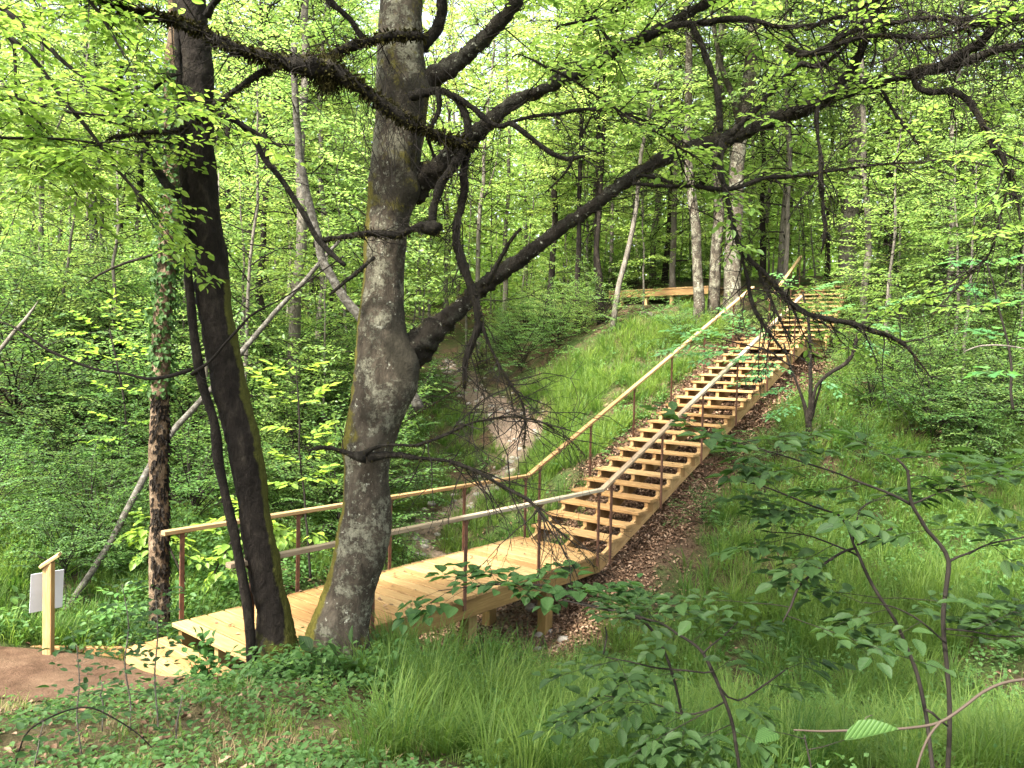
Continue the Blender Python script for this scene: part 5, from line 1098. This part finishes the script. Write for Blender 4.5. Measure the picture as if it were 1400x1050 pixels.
stemmy('hazel_sapling', 'low spreading dark leaved sapling leaning left across the grass below the bridge', 'sapling',
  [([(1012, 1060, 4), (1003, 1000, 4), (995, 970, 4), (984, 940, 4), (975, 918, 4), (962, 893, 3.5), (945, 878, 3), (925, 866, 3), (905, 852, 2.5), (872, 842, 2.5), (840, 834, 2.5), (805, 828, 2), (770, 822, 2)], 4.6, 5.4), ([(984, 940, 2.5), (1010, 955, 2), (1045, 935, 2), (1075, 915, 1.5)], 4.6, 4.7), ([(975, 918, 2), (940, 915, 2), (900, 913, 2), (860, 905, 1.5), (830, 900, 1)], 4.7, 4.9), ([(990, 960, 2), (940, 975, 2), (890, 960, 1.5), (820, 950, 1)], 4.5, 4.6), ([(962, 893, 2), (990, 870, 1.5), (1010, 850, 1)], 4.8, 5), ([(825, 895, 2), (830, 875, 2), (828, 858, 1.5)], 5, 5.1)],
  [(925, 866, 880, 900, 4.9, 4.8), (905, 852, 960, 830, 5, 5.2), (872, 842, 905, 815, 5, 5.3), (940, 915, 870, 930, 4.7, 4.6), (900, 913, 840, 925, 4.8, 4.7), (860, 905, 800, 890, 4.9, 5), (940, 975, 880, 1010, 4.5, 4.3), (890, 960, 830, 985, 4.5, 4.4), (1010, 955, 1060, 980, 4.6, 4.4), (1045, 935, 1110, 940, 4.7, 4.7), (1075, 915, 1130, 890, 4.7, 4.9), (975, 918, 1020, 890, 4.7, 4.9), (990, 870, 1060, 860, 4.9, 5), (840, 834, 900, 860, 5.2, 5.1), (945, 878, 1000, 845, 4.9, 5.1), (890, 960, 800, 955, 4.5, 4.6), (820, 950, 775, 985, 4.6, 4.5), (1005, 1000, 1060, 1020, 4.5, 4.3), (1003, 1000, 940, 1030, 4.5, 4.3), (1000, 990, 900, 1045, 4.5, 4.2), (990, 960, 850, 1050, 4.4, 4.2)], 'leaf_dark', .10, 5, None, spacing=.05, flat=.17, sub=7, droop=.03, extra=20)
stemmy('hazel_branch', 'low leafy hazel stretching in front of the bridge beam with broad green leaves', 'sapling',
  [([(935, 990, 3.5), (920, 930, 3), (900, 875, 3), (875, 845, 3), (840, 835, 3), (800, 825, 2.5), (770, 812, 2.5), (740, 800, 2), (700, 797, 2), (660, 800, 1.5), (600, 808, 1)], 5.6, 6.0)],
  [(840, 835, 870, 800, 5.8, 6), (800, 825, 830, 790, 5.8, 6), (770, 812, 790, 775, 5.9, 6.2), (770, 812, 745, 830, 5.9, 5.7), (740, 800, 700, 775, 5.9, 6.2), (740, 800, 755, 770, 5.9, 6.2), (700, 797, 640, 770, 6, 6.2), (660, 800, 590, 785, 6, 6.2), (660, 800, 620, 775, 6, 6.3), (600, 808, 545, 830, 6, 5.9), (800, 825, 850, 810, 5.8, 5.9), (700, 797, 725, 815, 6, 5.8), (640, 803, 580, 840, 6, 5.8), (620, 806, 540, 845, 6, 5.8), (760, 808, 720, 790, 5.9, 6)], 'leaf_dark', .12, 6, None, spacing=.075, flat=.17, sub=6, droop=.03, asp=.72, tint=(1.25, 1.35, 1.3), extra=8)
stemmy('broad_leaf_sapling', 'big veined fresh green leaves at the bottom edge right of centre', 'sapling',
  [([(1130, 1160, 3), (1120, 1090, 2.5), (1105, 1030, 2), (1098, 1005, 1.5)], 2.2, 2.3)], [(1100, 1010, 1060, 1000, 2.3, 2.2), (1105, 1025, 1165, 1012, 2.3, 2.25)], 'leaf_dark', .15, 2.2, None, spacing=.09, flat=.15, sub=0, asp=.62, tint=(1.25, 1.3, 1.1))
ca = MB()
for pl, a, b in (([(1085, 998, 2), (1120, 1000, 3), (1160, 999, 3.4), (1200, 998, 3.4), (1245, 995, 3.6), (1285, 988, 4), (1315, 970, 4), (1345, 948, 4), (1372, 936, 4), (1400, 931, 4), (1450, 925, 4)], 3.0, 3.1), ([(1285, 988, 3.5), (1272, 1005, 3.5), (1262, 1025, 3.2), (1254, 1050, 3), (1240, 1110, 3)], 3.0, 2.95), ([(1185, 1000, 1.5), (1180, 990, 1.5), (1184, 981, 1), (1192, 978, 1)], 3.0, 3.0)):
    qq = trace(pl, a, b, .03, .006, 3); ca.tube(qq[:, :3], qq[:, 3]*.5, 9, .5)
o = ca.build('arching_cane', MAT['cane']); setp(o, 'pale brown arching bare cane crossing the lower right corner', 'cane')
# shrub with crooked stems right of the stairs
stemmy('crooked_shrub', 'crooked many stemmed shrub standing right of the long stairs', 'shrub',
  [([(1106, 592, 6), (1104, 570, 6), (1098, 548, 4), (1090, 525, 3), (1080, 500, 2.5), (1072, 470, 2)], 14.6, 14.8), ([(1106, 592, 6), (1108, 560, 5), (1108, 520, 4.5), (1107, 480, 4), (1105, 440, 3.5), (1098, 400, 2)], 14.6, 14.6), ([(1108, 575, 5), (1112, 545, 4), (1118, 525, 4), (1135, 510, 4.5), (1158, 495, 4.5), (1168, 480, 4.5), (1172, 462, 4), (1178, 445, 3), (1190, 425, 2)], 14.6, 14.2), ([(1110, 570, 3), (1118, 540, 2.5), (1124, 515, 2)], 14.6, 14.5), ([(1080, 500, 2), (1050, 480, 2), (1015, 470, 1.5), (975, 462, 1)], 14.7, 14.5)],
  [(1072, 470, 1030, 450, 14.8, 14.6), (1015, 470, 960, 440, 14.5, 14.4), (1050, 480, 1000, 500, 14.6, 14.3), (1098, 400, 1060, 370, 14.6, 14.6), (1098, 400, 1140, 380, 14.6, 14.5), (1190, 425, 1240, 400, 14.2, 14), (1178, 445, 1230, 450, 14.2, 14), (1124, 515, 1150, 540, 14.5, 14.2), (1090, 525, 1050, 540, 14.7, 14.4), (1015, 470, 985, 425, 14.5, 14.6), (1040, 478, 940, 470, 14.6, 14.3), (1105, 440, 1160, 420, 14.6, 14.4), (1172, 462, 1210, 480, 14.3, 14), (1000, 468, 950, 490, 14.5, 14.2), (985, 466, 920, 450, 14.5, 14.4), (1030, 474, 1010, 430, 14.6, 14.5), (1060, 482, 1030, 510, 14.6, 14.3), (1075, 485, 1010, 520, 14.7, 14.3), (960, 462, 900, 480, 14.4, 14.3), (1095, 540, 1050, 570, 14.6, 14.2)], 'leaf_mid', .10, 14, None, hi=False, spacing=.045, flat=.3, bark='bark_dark', tint=(1.0, 1.15, 1.6), sub=9)
lg = MB(); qq = smooth([(*(hit(x, y)+ZA*.06), h*.0155) for x, y, h in [(826, 560, 3.5), (842, 552, 5), (860, 545, 5.5), (880, 538, 5), (905, 530, 3), (925, 524, 2)]], .05); lg.tube(qq[:, :3], qq[:, 3], 10, .5, disp=lambda V: (.3*fbm(V.reshape(-1, 3)*9, 3, 2)).reshape(V.shape[:2]))
o = lg.build('fallen_log', MAT['bark_brown']); setp(o, 'short rotten fallen log lying on the leafy bank left of the stairs', 'log')
def fallen(pl, a, b, lab, mat='bark_pale', ground=False):
    f = MB(); qq = trace(pl, a, b, .06, .02, 4)
    if ground:
        rows = [(*(hit(x, y)), h) for x, y, h in pl]; qq = smooth([(r[0], r[1], r[2]+r[3]*r[1]/F*.6, r[3]*r[1]/F) for r in rows], .06)
    qq[-3:, 3] *= np.array([.8, .6, .35]); f.tube(qq[:, :3], qq[:, 3], 8, .5); o = f.build('fallen_branch', MAT[mat]); setp(o, lab, 'branch')
fallen([(1320, 480, .8), (1345, 472, 1.2), (1375, 472, 1.2), (1410, 478, 1)], 11, 11, 'pale bare branch arching among leaves at the right edge', 'bark_bg')
fallen([(1335, 567, 1.2), (1365, 562, 1.3), (1405, 557, 1.2)], 15, 15, 'thin pale stick lying on the right grassy slope', 'bark_pale', True)
fallen([(1112, 592, 2), (1125, 582, 2.5), (1150, 574, 2), (1180, 569, 1.5)], 14.3, 14.6, 'short pale stick lying at the foot of the crooked shrub', 'bark_bg', True)
fallen([(-40, 520, 3.5), (0, 478, 2.8), (20, 455, 2.6), (40, 428, 2), (50, 412, 1)], 12, 12.5, 'short grey dead limb poking up at the left edge', 'bark_bg')
fallen([(118, 388, .6), (135, 376, 1.5), (170, 360, 1.8), (215, 346, 2), (250, 335, 2)], 14, 14, 'thin grey dead branch sloping behind the ivy clad stem', 'bark_dark')
fallen([(872, 428, 2), (890, 432, 3), (910, 440, 3.5), (935, 452, 3), (950, 458, 2)], 20.5, 20.8, 'mossy fallen bough left of the three lichen covered stems', 'bark_grey', True)
# seedlings on the verge at the lower left
SEED = [(110, 1030, 105, 880, 4.6, 'tall thin seedling with sparse toothed leaves left of the bare path end'), (178, 960, 168, 800, 5.2, 'upright dark leaved seedling before the earth path'), (215, 985, 212, 805, 5.3, 'slender upright seedling right in front of the wooden step'), (140, 960, 138, 930, 5.1, 'tiny leafy seedling on the dry verge'), (45, 1050, 60, 985, 4.3, 'low bluish seedling at the bottom left corner'), (240, 1000, 250, 950, 4.9, 'small leafy seedling under the wooden step')]
for x0, y0, x1, y1, Y, lab in SEED:
    g0 = at(x0, y0, Y); t = thing('seedling', lab, 'seedling', tuple(g0)); w = MB(); l = MB()
    qq = trace([(x0, y0+40, .9), (x0+1, y0, 1.2), ((x0+x1)/2-2, (y0*2+y1)/3, 1.1), ((x0+x1)/2+2, (y0+2*y1)/3, .9), (x1, y1, .5)], Y, Y, .03, .004, int(x0)); w.tube(qq[:, :3], qq[:, 3], 6, .5)
    n = max(10, int((y0-y1)/4))
    for k in range(n):
        i = min(len(qq)-1, int(len(qq)*(.25+.75*k/n))); a = k*2.4; spray(w, l, qq[i, :3], (math.cos(a), math.sin(a), .35), .10+.12*rg.random(), .0012, rg, .062, 0, .03, .5, hi=True, sides=3, flat=.3)
    w.build('stem', MAT['bark_bg'], t); o = l.build('leaves', MAT['leaf_dark'], t); o.color = (1.3, 1.4, 1.5, 1)
br_ = MB()
for pl in ([(20, 1050, 1.2), (35, 1005, 1.2), (60, 985, 1.2), (95, 970, 1.1), (125, 968, 1.1), (160, 985, 1), (190, 1005, .9), (215, 1030, .7)], ):
    qq = trace(pl, 4.4, 4.6, .03, .006); br_.tube(qq[:, :3], qq[:, 3], 6, .5)
o = br_.build('bramble_cane', MAT['bark_dark']); setp(o, 'thin dark bramble cane arching over the dry verge at lower left', 'cane')
# the dark leaved little bush on the wooden step and the plants at the tree foot
def herb(name, lab, px, py, Y, n, h, L, mat, spread, tint=None, group=None, asp=.65):
    g0 = at(px, py, Y); g0[2] = float(H(np.array([g0[0]]), np.array([g0[1]]))[0]); t = thing(name, lab, 'plant', tuple(g0), group); w = MB(); l = MB()
    for k in range(n):
        a = rg.random()*6.28; d = (math.cos(a)*spread, math.sin(a)*spread, 1.0); ll = h*(.5+.6*rg.random())
        p = poly(g0+np.array([rg.normal(0, .05), rg.normal(0, .05), -.03]), d, ll, 6, rg, (0, 0, -.5), .12); w.tube(p, np.linspace(.004, .0015, 6), 4, .5, cap=False)
        put_leaves(l, p, rg, L*.42, L, asp, 0, True, False, .3, 1.1, .15, .2)
    w.build('stems', MAT['bark_twig'], t); o = l.build('leaves', MAT[mat], t)
    if tint: o.color = (*tint, 1)
herb('holly_bush', 'small dark glossy leaved bush overhanging the wooden step', 284, 925, 6.75, 11, .50, .085, 'leaf_ivy', .5, (1.1, 1.3, 1.2), None, .75)
for i, (px, py, Y, n, h, L, mt, lab) in enumerate([(350, 905, 6.7, 12, .25, .06, 'leaf_mid', 'low leafy bramble at the mossy foot of the dark leaning tree'), (395, 905, 6.6, 14, .28, .06, 'leaf_dark', 'dark small leaved plant between the two tree feet'), (430, 915, 6.5, 12, .3, .06, 'leaf_mid', 'small leaved plant before the left root of the lichen tree'),
   (470, 900, 6.6, 9, .36, .15, 'leaf_dark', 'broad leaved plant with big drooping leaves at the lichen tree foot'), (505, 925, 6.5, 10, .3, .07, 'leaf_mid', 'leafy plant right of the lichen tree foot'), (560, 900, 7.4, 16, .4, .055, 'leaf', 'pale small leaved plant under the bridge beam beside the lichen tree'), (600, 880, 8.1, 12, .35, .06, 'leaf_mid', 'low plant on the bank below the bridge beam'),
   (640, 890, 8.3, 10, .3, .06, 'leaf_dark', 'dark low plant by the gully under the bridge'), (445, 960, 6.1, 12, .22, .05, 'leaf', 'fresh green herb on the verge before the lichen tree'), (545, 975, 5.9, 9, .25, .06, 'leaf', 'fresh leafy herb in the grass right of the verge'), (232, 800, 9.0, 10, .5, .07, 'leaf', 'light green plant at the foot of the ivy clad stem'), (268, 850, 8.4, 9, .45, .06, 'leaf', 'bright little plant beside the bridge start'),
   (30, 880, 8.6, 8, .35, .12, 'leaf_mid', 'fern like plant left of the notice post'), (880, 770, 11.2, 10, .3, .06, 'leaf_mid', 'small plant on the brown bank beside the stair foot')]):
    herb('herb', lab, px, py, Y, n, h, L, mt, .8)

# extra shrubs, ferns and herbs where the bank tops are green in the photograph
for i, (px, py, s_, lab) in enumerate([(1010, 470, .45, 'small leafy shrub at the foot of the three lichen covered stems'), (930, 470, .5, 'leafy shrub left of the upper end of the long handrail'), (800, 455, .45, 'leafy shrub at the left end of the boardwalk'),
        (1130, 470, .55, 'leafy shrub beside the landing of the stairs'), (1150, 440, .6, 'leafy shrub below the stout upper trunk'), (1190, 520, .6, 'leafy shrub right of the crooked shrub'), (1230, 560, .5, 'low leafy shrub on the right slope below the crooked shrub'), (1070, 450, .4, 'small shrub tucked between landing and upper steps'), (700, 470, .6, 'leafy shrub on the stream bank under the long limb'), (740, 455, .7, 'round leafy shrub at the top of the stream bank'), (660, 505, .5, 'leafy shrub over the upper stream')]):
    p = hit(px, py); shrub(p[0], p[1], s_*1.3, lab, None, tint_of(p[1]+4), 'leaf_mid' if i % 2 else None)
# two unseen trees added beside the viewpoint to shade foreground and verge
for x, y, lab in ((-8.2, -.8, 'unseen leafy tree added left behind the viewpoint to shade the verge'), (-3.6, 1.2, 'unseen leafy tree added on the knoll beside the viewpoint to shade the foreground')):
    forest_tree(x, y, .13, 14, (.0, .0), lab, None, 'bark_bg', rg, (1, 1, 1), zc=5.2)


stemmy('maple_sapling', 'pale broad leaved maple sapling among the leaves near the right edge', 'sapling', [([(1385, 560, 3), (1380, 480, 2.5), (1365, 420, 2), (1350, 360, 1.5)], 12.0, 12.2)],
  [(1365, 420, 1320, 400, 12.1, 12), (1365, 420, 1410, 395, 12.1, 12), (1350, 360, 1300, 350, 12.2, 12), (1350, 360, 1395, 350, 12.2, 12), (1375, 460, 1325, 450, 12, 11.8), (1378, 470, 1420, 450, 12, 11.8), (1382, 510, 1335, 505, 12, 11.7), (1382, 520, 1425, 500, 12, 11.8), (1355, 380, 1290, 400, 12.2, 12)], 'leaf_maple', .15, 12, None, lobed=True, spacing=.085, flat=.2, tint=(.42, .72, 1.3), sub=6)

for i, (px, py, s_, lab) in enumerate([(1000, 640, .34, 'low leafy shrub on the edge of the brown bank right of the stairs'), (1060, 640, .42, 'low leafy shrub below the crooked shrub'), (1180, 640, .4, 'low leafy shrub in the middle of the right grassy slope'), (1290, 600, .5, 'leafy shrub high on the right grassy slope'), (1360, 640, .5, 'leafy shrub near the right edge on the grassy slope'), (960, 720, .3, 'small leafy shrub at the brown bank by the bridge end'), (90, 800, .5, 'leafy shrub just behind the notice post'), (190, 790, .4, 'leafy shrub between leaning stem and ivy clad trunk')]):
    p = hit(px, py); shrub(p[0], p[1], s_*1.15, lab, None, tint_of(p[1]+2), 'leaf_mid')
